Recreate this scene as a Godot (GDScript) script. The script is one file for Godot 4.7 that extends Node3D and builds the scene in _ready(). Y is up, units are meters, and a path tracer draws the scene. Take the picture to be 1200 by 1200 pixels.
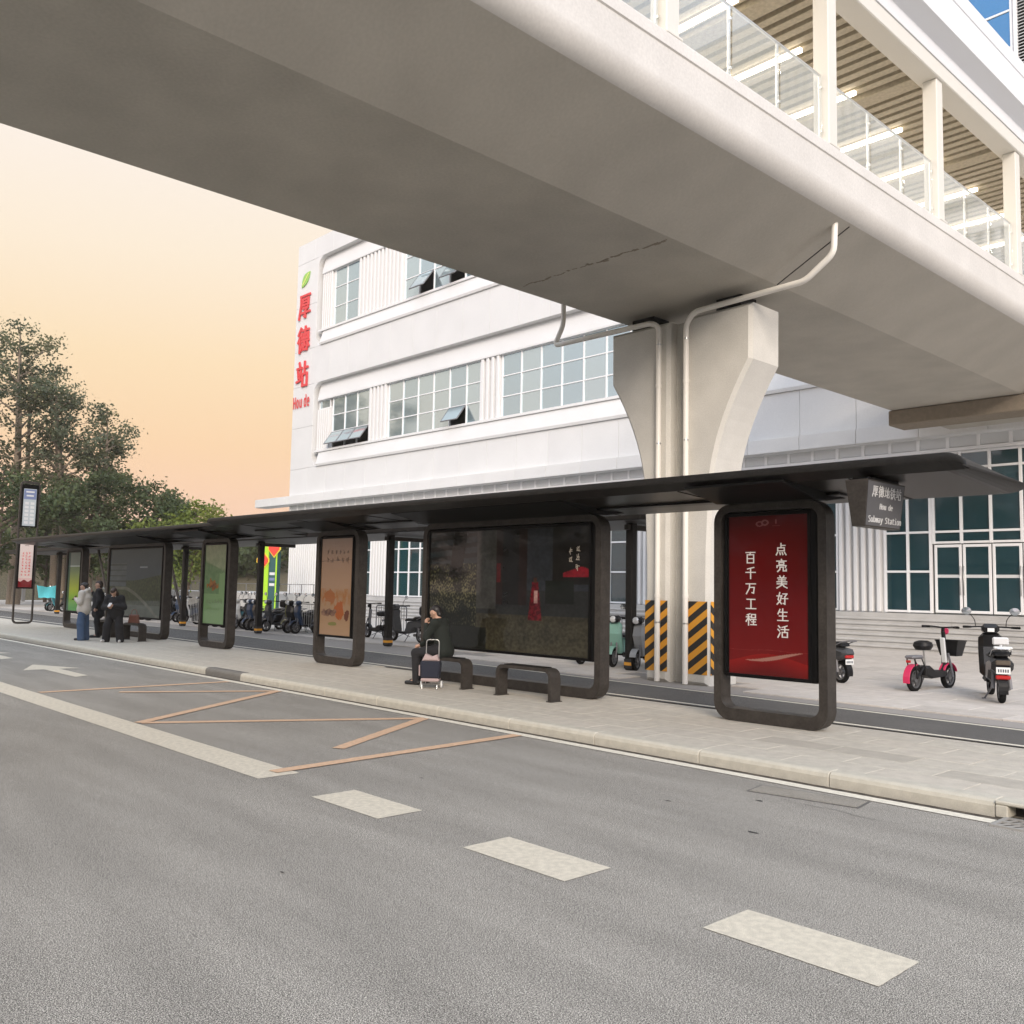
extends Node3D
# Bus shelters under a footbridge beside a white station building, dusk sky. X runs along the kerb, Z towards the road, Y up, metres.

var mats := {}
var names := {}
var rng := RandomNumberGenerator.new()

func _ready() -> void:
	rng.seed = 7
	set_camera_and_light()
	make_materials()
	build_ground()
	build_road_marks()
	build_platform()
	build_building()
	build_footbridge()
	build_pier()
	build_shelters()
	build_rear_canopy()
	build_signs()
	build_trees()
	build_barriers()
	build_bikes()
	build_people()

func set_camera_and_light() -> void:
	var cam := Camera3D.new()
	cam.name = "camera"
	cam.position = Vector3(0, 1.82, 0)
	cam.rotation_degrees = Vector3(4.80, 46.98, 1.10)
	cam.fov = 57.88
	cam.near = 0.05
	cam.far = 900.0
	add_child(cam)
	var e := Environment.new()
	e.background_mode = Environment.BG_SKY
	e.tonemap_mode = Environment.TONE_MAPPER_LINEAR
	e.tonemap_exposure = 2.1
	e.background_energy_multiplier = 1.0
	e.fog_enabled = true
	e.fog_density = 0.0005
	e.fog_light_color = Color(0.94, 0.90, 0.86)
	e.sdfgi_enabled = true
	e.ssao_enabled = true
	e.ssil_enabled = true
	var sky := Sky.new()
	var pan := PanoramaSkyMaterial.new()
	pan.panorama = sky_picture()
	sky.sky_material = pan
	e.sky = sky
	var we := WorldEnvironment.new()
	we.name = "surroundings"
	we.environment = e
	add_child(we)
	var sun := DirectionalLight3D.new()
	sun.name = "sun"
	sun.light_color = Color(1.0, 0.94, 0.87)
	sun.light_energy = 0.50
	sun.light_angular_distance = 24.0
	sun.shadow_enabled = true
	sun.look_at_from_position(Vector3(0.70, 0.40, 0.59) * 50.0, Vector3.ZERO, Vector3.UP)
	add_child(sun)

func sky_picture() -> ImageTexture:
	# dusk: peach band low in the west, pale cream above it, pale blue overhead and in the east; thin high veil of cloud
	var w := 512
	var h := 256
	var im := Image.create(w, h, false, Image.FORMAT_RGBF)
	var west := Vector2(-0.96, -0.28).normalized()
	var veil := FastNoiseLite.new()
	veil.seed = 4
	veil.frequency = 0.9
	veil.fractal_octaves = 4
	var el_w := [-4.0, 3.0, 8.0, 13.0, 19.0, 26.0, 36.0, 55.0, 90.0]
	var co_w := [Color(0.459, 0.291, 0.217), Color(0.464, 0.300, 0.217), Color(0.472, 0.330, 0.207), Color(0.476, 0.369, 0.245), Color(0.476, 0.411, 0.330), Color(0.468, 0.431, 0.399), Color(0.455, 0.439, 0.431), Color(0.600, 0.645, 0.715), Color(0.690, 0.785, 0.930)]
	var co_e := [Color(0.480, 0.416, 0.416), Color(0.496, 0.440, 0.448), Color(0.512, 0.472, 0.496), Color(0.520, 0.504, 0.560), Color(0.541, 0.558, 0.640), Color(0.576, 0.619, 0.740), Color(0.632, 0.707, 0.865), Color(0.690, 0.775, 0.920), Color(0.690, 0.785, 0.930)]
	for y in h:
		var el := 90.0 - (y + 0.5) / h * 180.0
		var k := 0
		while k < 7 and el > el_w[k + 1]:
			k += 1
		var t := clampf((el - el_w[k]) / (el_w[k + 1] - el_w[k]), 0.0, 1.0)
		var cw: Color = co_w[k].lerp(co_w[k + 1], t)
		var ce: Color = co_e[k].lerp(co_e[k + 1], t)
		var ce2 := cos(deg_to_rad(el))
		for x in w:
			var a := (x + 0.5) / w * TAU
			var d := Vector2(sin(a), -cos(a))
			var m := smoothstep(0.0, 0.96, d.dot(west))
			var c := ce.lerp(cw, m)
			var n := veil.get_noise_3d(d.x * ce2 * 1.2, sin(deg_to_rad(el)) * 4.0, d.y * ce2 * 1.2)
			var g := 1.0 + 0.02 * n
			im.set_pixel(x, y, Color(c.r * g, c.g * g * (1.0 - 0.012 * n), c.b * (1.0 + 0.02 * n)))
	return ImageTexture.create_from_image(im)

# ------------------------------------------------------------------ shapes
func tool() -> SurfaceTool:
	var st := SurfaceTool.new()
	st.begin(Mesh.PRIMITIVE_TRIANGLES)
	return st

func tri(st: SurfaceTool, a: Vector3, b: Vector3, c: Vector3, out: Vector3) -> void:
	var n := (b - a).cross(c - a)
	if n.length_squared() < 1e-16:
		return
	n = n.normalized()
	if n.dot(out) < 0.0:
		var s := b
		b = c
		c = s
		n = -n
	st.set_normal(n)
	st.add_vertex(a)
	st.set_normal(n)
	st.add_vertex(c)
	st.set_normal(n)
	st.add_vertex(b)

func quad(st: SurfaceTool, a: Vector3, b: Vector3, c: Vector3, d: Vector3, out: Vector3) -> void:
	tri(st, a, b, c, out)
	tri(st, a, c, d, out)

func uvquad(st: SurfaceTool, o: Vector3, ux: Vector3, uy: Vector3, u0 := 0.0, u1 := 1.0, v0 := 0.0, v1 := 1.0) -> void:
	# o is the lower left corner seen from the front; v runs down
	var n := ux.cross(uy).normalized()
	var ps := [o, o + uy, o + ux + uy, o, o + ux + uy, o + ux]
	var us := [Vector2(u0, v1), Vector2(u0, v0), Vector2(u1, v0), Vector2(u0, v1), Vector2(u1, v0), Vector2(u1, v1)]
	for i in 6:
		st.set_normal(n)
		st.set_uv(us[i])
		st.add_vertex(ps[i])

func box(st: SurfaceTool, c: Vector3, s: Vector3, bas := Basis()) -> void:
	var h := s * 0.5
	for ax in 3:
		for sg in [-1.0, 1.0]:
			var n := Vector3.ZERO
			n[ax] = sg
			var u := Vector3.ZERO
			var v := Vector3.ZERO
			u[(ax + 1) % 3] = 1.0
			v[(ax + 2) % 3] = 1.0
			var f := n * h
			var pu := u * h
			var pv := v * h
			quad(st, c + bas * (f - pu - pv), c + bas * (f + pu - pv), c + bas * (f + pu + pv), c + bas * (f - pu + pv), bas * n)

func bar(st: SurfaceTool, x0: float, x1: float, y0: float, y1: float, z0: float, z1: float) -> void:
	box(st, Vector3((x0 + x1) * 0.5, (y0 + y1) * 0.5, (z0 + z1) * 0.5), Vector3(absf(x1 - x0), absf(y1 - y0), absf(z1 - z0)))

func cbox(st: SurfaceTool, c: Vector3, s: Vector3, b: float, bas := Basis()) -> void:
	# box with chamfered edges
	var h := s * 0.5
	b = minf(b, minf(h.x, minf(h.y, h.z)) * 0.9)
	for ax in 3:
		var i := (ax + 1) % 3
		var j := (ax + 2) % 3
		for sg in [-1.0, 1.0]:
			var ps := []
			for q in [[-1, -1], [1, -1], [1, 1], [-1, 1]]:
				var p := Vector3.ZERO
				p[ax] = sg * h[ax]
				p[i] = q[0] * (h[i] - b)
				p[j] = q[1] * (h[j] - b)
				ps.append(c + bas * p)
			var n := Vector3.ZERO
			n[ax] = sg
			quad(st, ps[0], ps[1], ps[2], ps[3], bas * n)
		for s1 in [-1.0, 1.0]:
			for s2 in [-1.0, 1.0]:
				var ps2 := []
				for q in [[0, -1], [0, 1], [1, 1], [1, -1]]:
					var p := Vector3.ZERO
					p[ax] = q[1] * (h[ax] - b)
					p[i] = s1 * (h[i] - (b if q[0] == 1 else 0.0))
					p[j] = s2 * (h[j] - (0.0 if q[0] == 1 else b))
					ps2.append(c + bas * p)
				var n2 := Vector3.ZERO
				n2[i] = s1
				n2[j] = s2
				quad(st, ps2[0], ps2[1], ps2[2], ps2[3], bas * n2)
	for s1 in [-1.0, 1.0]:
		for s2 in [-1.0, 1.0]:
			for s3 in [-1.0, 1.0]:
				var o := Vector3(s1, s2, s3)
				var e := o * (h - Vector3(b, b, b))
				tri(st, c + bas * (e + Vector3(s1 * b, 0, 0)), c + bas * (e + Vector3(0, s2 * b, 0)), c + bas * (e + Vector3(0, 0, s3 * b)), bas * o)

func cbar(st: SurfaceTool, x0: float, x1: float, y0: float, y1: float, z0: float, z1: float, b := 0.01) -> void:
	cbox(st, Vector3((x0 + x1) * 0.5, (y0 + y1) * 0.5, (z0 + z1) * 0.5), Vector3(absf(x1 - x0), absf(y1 - y0), absf(z1 - z0)), b)

func vert(st: SurfaceTool, p: Vector3, n: Vector3) -> void:
	st.set_normal(n)
	st.add_vertex(p)

func smooth_quad(st: SurfaceTool, a: Vector3, b: Vector3, c: Vector3, d: Vector3, na: Vector3, nb: Vector3, nc: Vector3, nd: Vector3) -> void:
	var n := (b - a).cross(c - a) + (c - a).cross(d - a)
	if n.dot(na + nb + nc + nd) < 0.0:
		vert(st, a, na); vert(st, b, nb); vert(st, c, nc)
		vert(st, a, na); vert(st, c, nc); vert(st, d, nd)
	else:
		vert(st, a, na); vert(st, c, nc); vert(st, b, nb)
		vert(st, a, na); vert(st, d, nd); vert(st, c, nc)

func tube(st: SurfaceTool, pts: Array, r, seg := 8, caps := true) -> void:
	# r is one radius or one for each point
	var n := pts.size()
	var side := Vector3.ZERO
	var rings := []
	for i in n:
		var t: Vector3
		if i == 0:
			t = pts[1] - pts[0]
		elif i == n - 1:
			t = pts[n - 1] - pts[n - 2]
		else:
			t = (pts[i] - pts[i - 1]).normalized() + (pts[i + 1] - pts[i]).normalized()
		t = t.normalized()
		if side == Vector3.ZERO:
			side = t.cross(Vector3.UP if absf(t.y) < 0.9 else Vector3.RIGHT).normalized()
		else:
			side = (side - t * side.dot(t)).normalized()
		var up := side.cross(t)
		var rr: float = r[i] if r is Array else r
		var ring := []
		for k in seg:
			var a := TAU * k / seg
			var d := side * cos(a) + up * sin(a)
			ring.append([pts[i] + d * rr, d])
		rings.append(ring)
		if caps and (i == 0 or i == n - 1):
			for k in seg:
				tri(st, pts[i], ring[k][0], ring[(k + 1) % seg][0], -t if i == 0 else t)
	for i in n - 1:
		for k in seg:
			var q: int = (k + 1) % seg
			smooth_quad(st, rings[i][k][0], rings[i][q][0], rings[i + 1][q][0], rings[i + 1][k][0], rings[i][k][1], rings[i][q][1], rings[i + 1][q][1], rings[i + 1][k][1])

func bend(pts: Array, r: float, steps := 4) -> Array:
	# rounds the corners of a path
	var out := [pts[0]]
	for i in range(1, pts.size() - 1):
		var p: Vector3 = pts[i]
		var a: Vector3 = (pts[i - 1] - p)
		var b: Vector3 = (pts[i + 1] - p)
		var rr := minf(r, minf(a.length(), b.length()) * 0.48)
		var pa := p + a.normalized() * rr
		var pb := p + b.normalized() * rr
		for k in steps + 1:
			var t := float(k) / steps
			out.append(pa.lerp(p, t).lerp(p.lerp(pb, t), t))
	out.append(pts[pts.size() - 1])
	return out

func lathe(st: SurfaceTool, prof: Array, seg: int, xf := Transform3D()) -> void:
	# prof: Vector2(radius, height) round the Y axis
	for i in prof.size() - 1:
		var a: Vector2 = prof[i]
		var b: Vector2 = prof[i + 1]
		var n2 := Vector2(b.y - a.y, a.x - b.x).normalized()
		for k in seg:
			var t0 := TAU * k / seg
			var t1 := TAU * (k + 1) / seg
			var d0 := Vector3(cos(t0), 0, sin(t0))
			var d1 := Vector3(cos(t1), 0, sin(t1))
			var up := Vector3.UP
			smooth_quad(st, xf * (d0 * a.x + up * a.y), xf * (d1 * a.x + up * a.y), xf * (d1 * b.x + up * b.y), xf * (d0 * b.x + up * b.y), xf.basis * (d0 * n2.x + up * n2.y), xf.basis * (d1 * n2.x + up * n2.y), xf.basis * (d1 * n2.x + up * n2.y), xf.basis * (d0 * n2.x + up * n2.y))

func prism(st: SurfaceTool, poly: PackedVector2Array, d0: float, d1: float, xf := Transform3D(), bev := 0.0) -> void:
	# poly in the local XY plane, drawn out along Z from d0 to d1, ends bevelled by bev
	if Geometry2D.is_polygon_clockwise(poly):
		poly.reverse()
	var inner := poly
	if bev > 0.0:
		inner = PackedVector2Array()
		var m := poly.size()
		for i in m:
			var p := poly[i]
			var e0 := (p - poly[(i + m - 1) % m]).normalized()
			var e1 := (poly[(i + 1) % m] - p).normalized()
			var nn := (Vector2(-e0.y, e0.x) + Vector2(-e1.y, e1.x))
			if nn.length() < 0.2:
				nn = Vector2(-e0.y, e0.x)
			nn = nn / maxf(0.5, nn.length_squared() * 0.5)
			inner.append(p + nn * bev)
	var ids := Geometry2D.triangulate_polygon(inner)
	var lo := minf(d0, d1)
	var hi := maxf(d0, d1)
	for i in range(0, ids.size(), 3):
		for s in [[lo, -1.0], [hi, 1.0]]:
			var ps := []
			for k in 3:
				var v := inner[ids[i + k]]
				ps.append(xf * Vector3(v.x, v.y, s[0]))
			tri(st, ps[0], ps[1], ps[2], xf.basis * Vector3(0, 0, s[1]))
	var n := poly.size()
	for i in n:
		var j := (i + 1) % n
		var a := poly[i]
		var b := poly[j]
		var dn := b - a
		var o := Vector3(dn.y, -dn.x, 0)
		quad(st, xf * Vector3(a.x, a.y, lo + bev), xf * Vector3(b.x, b.y, lo + bev), xf * Vector3(b.x, b.y, hi - bev), xf * Vector3(a.x, a.y, hi - bev), xf.basis * o)
		if bev > 0.0:
			var ia := inner[i]
			var ib := inner[j]
			quad(st, xf * Vector3(a.x, a.y, lo + bev), xf * Vector3(b.x, b.y, lo + bev), xf * Vector3(ib.x, ib.y, lo), xf * Vector3(ia.x, ia.y, lo), xf.basis * (o.normalized() + Vector3(0, 0, -1)))
			quad(st, xf * Vector3(a.x, a.y, hi - bev), xf * Vector3(b.x, b.y, hi - bev), xf * Vector3(ib.x, ib.y, hi), xf * Vector3(ia.x, ia.y, hi), xf.basis * (o.normalized() + Vector3(0, 0, 1)))

func rounded(x0: float, y0: float, x1: float, y1: float, r: float, steps := 5) -> PackedVector2Array:
	var out := PackedVector2Array()
	for q in [[x1 - r, y1 - r, 0.0], [x0 + r, y1 - r, 0.5], [x0 + r, y0 + r, 1.0], [x1 - r, y0 + r, 1.5]]:
		for k in steps + 1:
			var a: float = q[2] * PI + PI * 0.5 * k / steps
			out.append(Vector2(q[0] + cos(a) * r, q[1] + sin(a) * r))
	return out

func ring_frame(st: SurfaceTool, outer: PackedVector2Array, inner: PackedVector2Array, z0: float, z1: float, xf := Transform3D()) -> void:
	# two loops with the same number of points, joined into a frame of depth z0..z1
	var n := outer.size()
	for i in n:
		var j := (i + 1) % n
		var a := outer[i]
		var b := outer[j]
		var c := inner[j]
		var d := inner[i]
		for s in [[z0, signf(z0 - z1)], [z1, signf(z1 - z0)]]:
			quad(st, xf * Vector3(a.x, a.y, s[0]), xf * Vector3(b.x, b.y, s[0]), xf * Vector3(c.x, c.y, s[0]), xf * Vector3(d.x, d.y, s[0]), xf.basis * Vector3(0, 0, s[1]))
		var eo := b - a
		var ei := c - d
		quad(st, xf * Vector3(a.x, a.y, z0), xf * Vector3(b.x, b.y, z0), xf * Vector3(b.x, b.y, z1), xf * Vector3(a.x, a.y, z1), xf.basis * Vector3(eo.y, -eo.x, 0))
		quad(st, xf * Vector3(d.x, d.y, z0), xf * Vector3(c.x, c.y, z0), xf * Vector3(c.x, c.y, z1), xf * Vector3(d.x, d.y, z1), xf.basis * Vector3(-ei.y, ei.x, 0))

func sweep(st: SurfaceTool, prof: Array, path: Array) -> void:
	# closed profile of Vector3 points, moved along offsets given in path (straight loft)
	var n := prof.size()
	var mid := Vector3.ZERO
	for p in prof:
		mid += p / n
	for k in path.size() - 1:
		for i in n:
			var j := (i + 1) % n
			quad(st, prof[i] + path[k], prof[j] + path[k], prof[j] + path[k + 1], prof[i] + path[k + 1], (prof[i] + prof[j]) * 0.5 - mid)

# ------------------------------------------------------------------ objects
func numbered(called: String) -> String:
	if not names.has(called):
		names[called] = 0
		return called
	names[called] += 1
	return "%s_%03d" % [called, names[called]]

func ob(called: String, st, m, parent: Node = self, at := Vector3.ZERO) -> MeshInstance3D:
	var o := MeshInstance3D.new()
	o.name = numbered(called) if parent == self else called
	o.mesh = st.commit() if st is SurfaceTool else st
	o.material_override = null
	if m != null:
		var mm: Material = mats[m] if m is String else m
		for i in o.mesh.get_surface_count():
			o.set_surface_override_material(i, mm)
	o.position = at
	parent.add_child(o, true)
	return o

func thing(called: String, label: String, category: String, at := Vector3.ZERO, turn := 0.0, group := "") -> Node3D:
	var o := Node3D.new()
	o.name = numbered(called)
	add_child(o)
	o.position = at
	o.rotation.y = turn
	tag(o, label, category, group)
	return o

func tag(o: Node, label: String, category: String, group := "") -> void:
	o.set_meta("label", label)
	o.set_meta("category", category)
	if group:
		o.set_meta("group", group)

func structure(o: Node, label := "") -> Node:
	o.set_meta("kind", "structure")
	if label:
		o.set_meta("label", label)
	return o

# ------------------------------------------------------------------ materials
func lin(r: float, g: float, b: float) -> Color:
	return Color(r, g, b).linear_to_srgb()

func flat(key: String, r: float, g: float, b: float, rough := 0.6, metal := 0.0, spec := 0.5) -> StandardMaterial3D:
	var m := StandardMaterial3D.new()
	m.resource_name = key
	m.albedo_color = lin(r, g, b)
	m.roughness = rough
	m.metallic = metal
	m.metallic_specular = spec
	mats[key] = m
	return m

func noise_picture(freq: float, lo: float, hi: float, seed_: int, size := 512, octaves := 4, kind := FastNoiseLite.TYPE_SIMPLEX_SMOOTH) -> NoiseTexture2D:
	var f := FastNoiseLite.new()
	f.noise_type = kind
	f.seed = seed_
	f.frequency = freq
	f.fractal_octaves = octaves
	var t := NoiseTexture2D.new()
	t.width = size
	t.height = size
	t.seamless = true
	t.noise = f
	var g := Gradient.new()
	g.set_color(0, Color(lo, lo, lo))
	g.set_color(1, Color(hi, hi, hi))
	t.color_ramp = g
	return t

func bump_picture(freq: float, strength: float, seed_: int, size := 512, octaves := 4) -> NoiseTexture2D:
	var f := FastNoiseLite.new()
	f.seed = seed_
	f.frequency = freq
	f.fractal_octaves = octaves
	var t := NoiseTexture2D.new()
	t.width = size
	t.height = size
	t.seamless = true
	t.as_normal_map = true
	t.bump_strength = strength
	t.noise = f
	return t

func grained(key: String, r: float, g: float, b: float, rough: float, fine: Texture2D, fine_scale: float, coarse: Texture2D = null, coarse_scale := 0.2, bump: Texture2D = null, bump_amount := 0.4) -> StandardMaterial3D:
	# one colour times a fine and a coarse pattern, laid out in world space
	var m := flat(key, r, g, b, rough)
	m.albedo_texture = fine
	m.uv1_triplanar = true
	m.uv1_world_triplanar = true
	m.uv1_scale = Vector3.ONE * fine_scale
	if coarse:
		m.detail_enabled = true
		m.detail_blend_mode = BaseMaterial3D.BLEND_MODE_MUL
		m.detail_uv_layer = BaseMaterial3D.DETAIL_UV_2
		m.uv2_triplanar = true
		m.uv2_world_triplanar = true
		m.uv2_scale = Vector3.ONE * coarse_scale
		m.detail_albedo = coarse
	if bump:
		m.normal_enabled = true
		m.normal_texture = bump
		m.normal_scale = bump_amount
	return m

func speckle_picture(seed_: int, size: int, lo: float, hi: float) -> ImageTexture:
	# aggregate: single grains light and dark over soft patches
	var r := RandomNumberGenerator.new()
	r.seed = seed_
	var im := Image.create(size, size, false, Image.FORMAT_RGB8)
	var f := FastNoiseLite.new()
	f.seed = seed_
	f.frequency = 0.27
	f.fractal_octaves = 2
	for y in size:
		for x in size:
			var v := lerpf(lo, hi, clampf(0.5 + 0.8 * f.get_noise_2d(x, y) + r.randfn(0.0, 0.22), 0.0, 1.0))
			im.set_pixel(x, y, Color(v, v * 0.992, v * 0.975))
	return ImageTexture.create_from_image(im)

func make_materials() -> void:
	var spk := speckle_picture(3, 1024, 0.22, 1.0)
	var soft := noise_picture(0.012, 0.90, 1.0, 11, 512, 5)
	var patch := noise_picture(0.010, 0.88, 1.0, 21, 512, 6)
	var fine := noise_picture(0.08, 0.92, 1.0, 5, 512, 4)
	var b_fine := bump_picture(0.16, 6.0, 8)
	var b_grain := bump_picture(0.38, 5.0, 18, 1024, 2)
	var b_soft := bump_picture(0.02, 3.0, 9)
	var m := grained("asphalt", 0.83, 0.797, 0.735, 0.9, spk, 0.45, patch, 0.11, b_grain, 0.14)
	m.metallic_specular = 0.3
	m.uv2_scale = Vector3(0.05, 0.1, 0.30)
	grained("lane_asphalt", 0.34, 0.333, 0.325, 0.9, spk, 0.9, patch, 0.1, b_fine, 0.4)
	grained("patch_asphalt", 0.78, 0.735, 0.65, 0.9, spk, 0.8, soft, 0.3, b_fine, 0.5)
	grained("gutter_dirt", 0.17, 0.14, 0.105, 0.95, fine, 2.0, noise_picture(0.03, 0.35, 1.0, 31, 512, 5), 0.5, b_fine, 0.6)
	var scuff := noise_picture(0.02, 0.88, 1.0, 43, 512, 7)
	var pale := speckle_picture(13, 256, 0.86, 1.0)
	var worn := noise_picture(0.035, 0.90, 1.0, 41, 512, 6)
	grained("road_white", 0.76, 0.71, 0.60, 0.8, scuff, 1.3, pale, 2.0, b_fine, 0.35)
	grained("edge_white", 0.93, 0.89, 0.78, 0.8, scuff, 1.1, pale, 2.0, b_fine, 0.3)
	grained("road_orange", 0.78, 0.53, 0.36, 0.8, scuff, 1.4, pale, 2.0, b_fine, 0.35)
	grained("kerb_stone", 0.60, 0.565, 0.475, 0.85, fine, 1.5, worn, 0.35, b_fine, 0.35)
	grained("kerb_dark", 0.20, 0.19, 0.17, 0.85, fine, 1.5, worn, 0.6, b_fine, 0.35)
	grained("slab_a", 0.61, 0.56, 0.475, 0.82, fine, 1.2, worn, 0.25, b_fine, 0.25)
	grained("slab_b", 0.585, 0.54, 0.46, 0.82, fine, 1.3, worn, 0.22, b_fine, 0.25)
	grained("slab_c", 0.60, 0.555, 0.47, 0.82, fine, 1.1, worn, 0.3, b_fine, 0.25)
	grained("slab_grey", 0.50, 0.46, 0.39, 0.85, fine, 1.3, worn, 0.25, b_fine, 0.25)
	grained("slab_joint", 0.40, 0.36, 0.30, 0.9, fine, 1.2, soft, 0.3)
	grained("plaza_a", 0.66, 0.61, 0.555, 0.8, fine, 0.9, worn, 0.15, b_fine, 0.2)
	grained("plaza_b", 0.60, 0.555, 0.505, 0.8, fine, 0.9, worn, 0.17, b_fine, 0.2)
	grained("plaza_c", 0.69, 0.64, 0.585, 0.8, fine, 0.9, worn, 0.13, b_fine, 0.2)
	grained("plaza_far", 0.62, 0.575, 0.525, 0.85, fine, 0.6, worn, 0.1)
	grained("plaza_joint", 0.33, 0.31, 0.29, 0.9, fine, 1.0)
	grained("earth", 0.20, 0.18, 0.13, 0.95, fine, 0.4, patch, 0.05)
	grained("step_stone", 0.56, 0.55, 0.53, 0.75, fine, 0.8, soft, 0.2, b_fine, 0.15)
	grained("panel_white", 0.745, 0.745, 0.735, 0.55, noise_picture(0.05, 0.975, 1.0, 51), 0.35, noise_picture(0.01, 0.965, 1.0, 52, 512, 5), 0.06)
	grained("panel_white_b", 0.735, 0.735, 0.727, 0.55, noise_picture(0.05, 0.975, 1.0, 53), 0.35, noise_picture(0.01, 0.965, 1.0, 54, 512, 5), 0.07)
	flat("wall_joint", 0.42, 0.43, 0.44, 0.8)
	flat("fin_white", 0.72, 0.72, 0.715, 0.5)
	flat("frame_white", 0.80, 0.80, 0.80, 0.45)
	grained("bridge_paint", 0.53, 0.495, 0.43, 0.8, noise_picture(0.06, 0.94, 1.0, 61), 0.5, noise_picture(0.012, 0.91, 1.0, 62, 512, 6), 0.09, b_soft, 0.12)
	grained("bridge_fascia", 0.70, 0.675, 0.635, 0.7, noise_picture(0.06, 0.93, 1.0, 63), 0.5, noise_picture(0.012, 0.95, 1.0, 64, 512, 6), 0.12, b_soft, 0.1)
	grained("pier_concrete", 0.72, 0.70, 0.645, 0.85, fine, 0.7, noise_picture(0.014, 0.95, 1.0, 65, 512, 6), 0.2, b_fine, 0.2)
	grained("stained_concrete", 0.30, 0.25, 0.19, 0.9, fine, 0.8, worn, 0.3)
	grained("stain", 0.31, 0.265, 0.205, 0.9, fine, 0.8, worn, 0.4)
	flat("pvc_white", 0.82, 0.79, 0.73, 0.4)
	flat("column_cream", 0.66, 0.64, 0.585, 0.5)
	grained("slat_beige", 0.52, 0.46, 0.35, 0.55, noise_picture(0.03, 0.85, 1.0, 66), 0.6)
	flat("void_dark", 0.02, 0.02, 0.02, 0.9)
	flat("roof_white", 0.70, 0.71, 0.73, 0.5)
	flat("steel", 0.62, 0.62, 0.60, 0.28, 0.9)
	var shelter := grained("shelter_metal", 0.030, 0.028, 0.026, 0.45, noise_picture(0.05, 0.82, 1.0, 71), 0.8, noise_picture(0.02, 0.8, 1.0, 72, 512, 5), 0.4)
	shelter.metallic = 0.1
	shelter.metallic_specular = 0.24
	var fr := grained("frame_metal", 0.070, 0.061, 0.053, 0.45, noise_picture(0.05, 0.82, 1.0, 73), 0.8, noise_picture(0.02, 0.78, 1.0, 74, 512, 5), 0.5)
	fr.metallic = 0.1
	fr.metallic_specular = 0.32
	flat("box_black", 0.006, 0.006, 0.006, 0.4, 0.0, 0.18)
	var sof := grained("soffit_metal", 0.016, 0.014, 0.012, 0.33, noise_picture(0.04, 0.85, 1.0, 75), 0.6)
	sof.metallic = 0.0
	sof.metallic_specular = 0.22
	var gl := flat("glass_clear", 0.75, 0.84, 0.82, 0.04)
	gl.transparency = BaseMaterial3D.TRANSPARENCY_ALPHA
	gl.albedo_color.a = 0.13
	var gt := flat("glass_teal", 0.014, 0.062, 0.078, 0.04)
	gt.transparency = BaseMaterial3D.TRANSPARENCY_ALPHA
	gt.albedo_color.a = 0.5
	gt.metallic_specular = 0.7
	flat("glass_sky", 0.50, 0.60, 0.63, 0.06, 0.75)
	flat("glass_sky_b", 0.44, 0.55, 0.60, 0.08, 0.75)
	flat("glass_blue", 0.10, 0.24, 0.40, 0.05, 0.8)
	flat("inside_dark", 0.30, 0.31, 0.31, 0.9)
	flat("ceiling_grey", 0.38, 0.37, 0.35, 0.9)
	flat("inside_light", 0.42, 0.45, 0.42, 0.9)
	flat("inside_green", 0.16, 0.42, 0.20, 0.8)
	flat("rubber", 0.010, 0.010, 0.010, 0.8, 0.0, 0.2)
	flat("plastic_black", 0.012, 0.012, 0.013, 0.42, 0.0, 0.3)
	flat("plastic_grey", 0.16, 0.16, 0.17, 0.5)
	flat("clerestory_grey", 0.62, 0.63, 0.63, 0.3)
	flat("tar_line", 0.10, 0.095, 0.085, 0.8)
	flat("grate_iron", 0.30, 0.29, 0.27, 0.6)
	flat("drain_shade", 0.028, 0.024, 0.020, 0.8)  # near-black that paints in the darkness of the hollow drain
	flat("rim_metal", 0.16, 0.16, 0.165, 0.4, 0.6)
	flat("chrome", 0.66, 0.66, 0.66, 0.14, 1.0)
	flat("lamp_glass", 0.75, 0.76, 0.76, 0.1, 0.3)
	flat("lamp_red", 0.42, 0.02, 0.02, 0.2)
	flat("mirror_glass", 0.62, 0.65, 0.68, 0.05, 0.9)
	flat("plate_white", 0.70, 0.71, 0.70, 0.5)
	flat("plate_ink", 0.05, 0.06, 0.08, 0.6)
	flat("letter_red", 0.66, 0.055, 0.06, 0.5)
	flat("letter_white", 0.60, 0.58, 0.55, 0.5)
	flat("letter_pale", 0.60, 0.60, 0.60, 0.5)
	flat("letter_dark", 0.10, 0.06, 0.04, 0.6)
	flat("hazard_yellow", 0.72, 0.33, 0.03, 0.6)
	flat("hazard_black", 0.022, 0.022, 0.022, 0.6)

func coated(key: String, tex: Texture2D, ink := 1.0, rough := 0.5) -> StandardMaterial3D:
	# print behind a sheet of glass
	var m := flat(key, ink, ink, ink, rough)
	m.albedo_texture = tex
	m.clearcoat_enabled = true
	m.clearcoat = 0.75
	m.metallic_specular = 0.2
	m.clearcoat_roughness = 0.03
	return m

# ------------------------------------------------------------------ ground
func sheet(called: String, pts: Array, y: float, m) -> MeshInstance3D:
	var st := tool()
	var poly := PackedVector2Array()
	for p in pts:
		poly.append(p)
	var ids := Geometry2D.triangulate_polygon(poly)
	for i in range(0, ids.size(), 3):
		var a := poly[ids[i]]
		var b := poly[ids[i + 1]]
		var c := poly[ids[i + 2]]
		tri(st, Vector3(a.x, y, a.y), Vector3(b.x, y, b.y), Vector3(c.x, y, c.y), Vector3.UP)
	return ob(called, st, m)

func rect(x0: float, x1: float, z0: float, z1: float) -> Array:
	return [Vector2(x0, z0), Vector2(x1, z0), Vector2(x1, z1), Vector2(x0, z1)]

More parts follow.
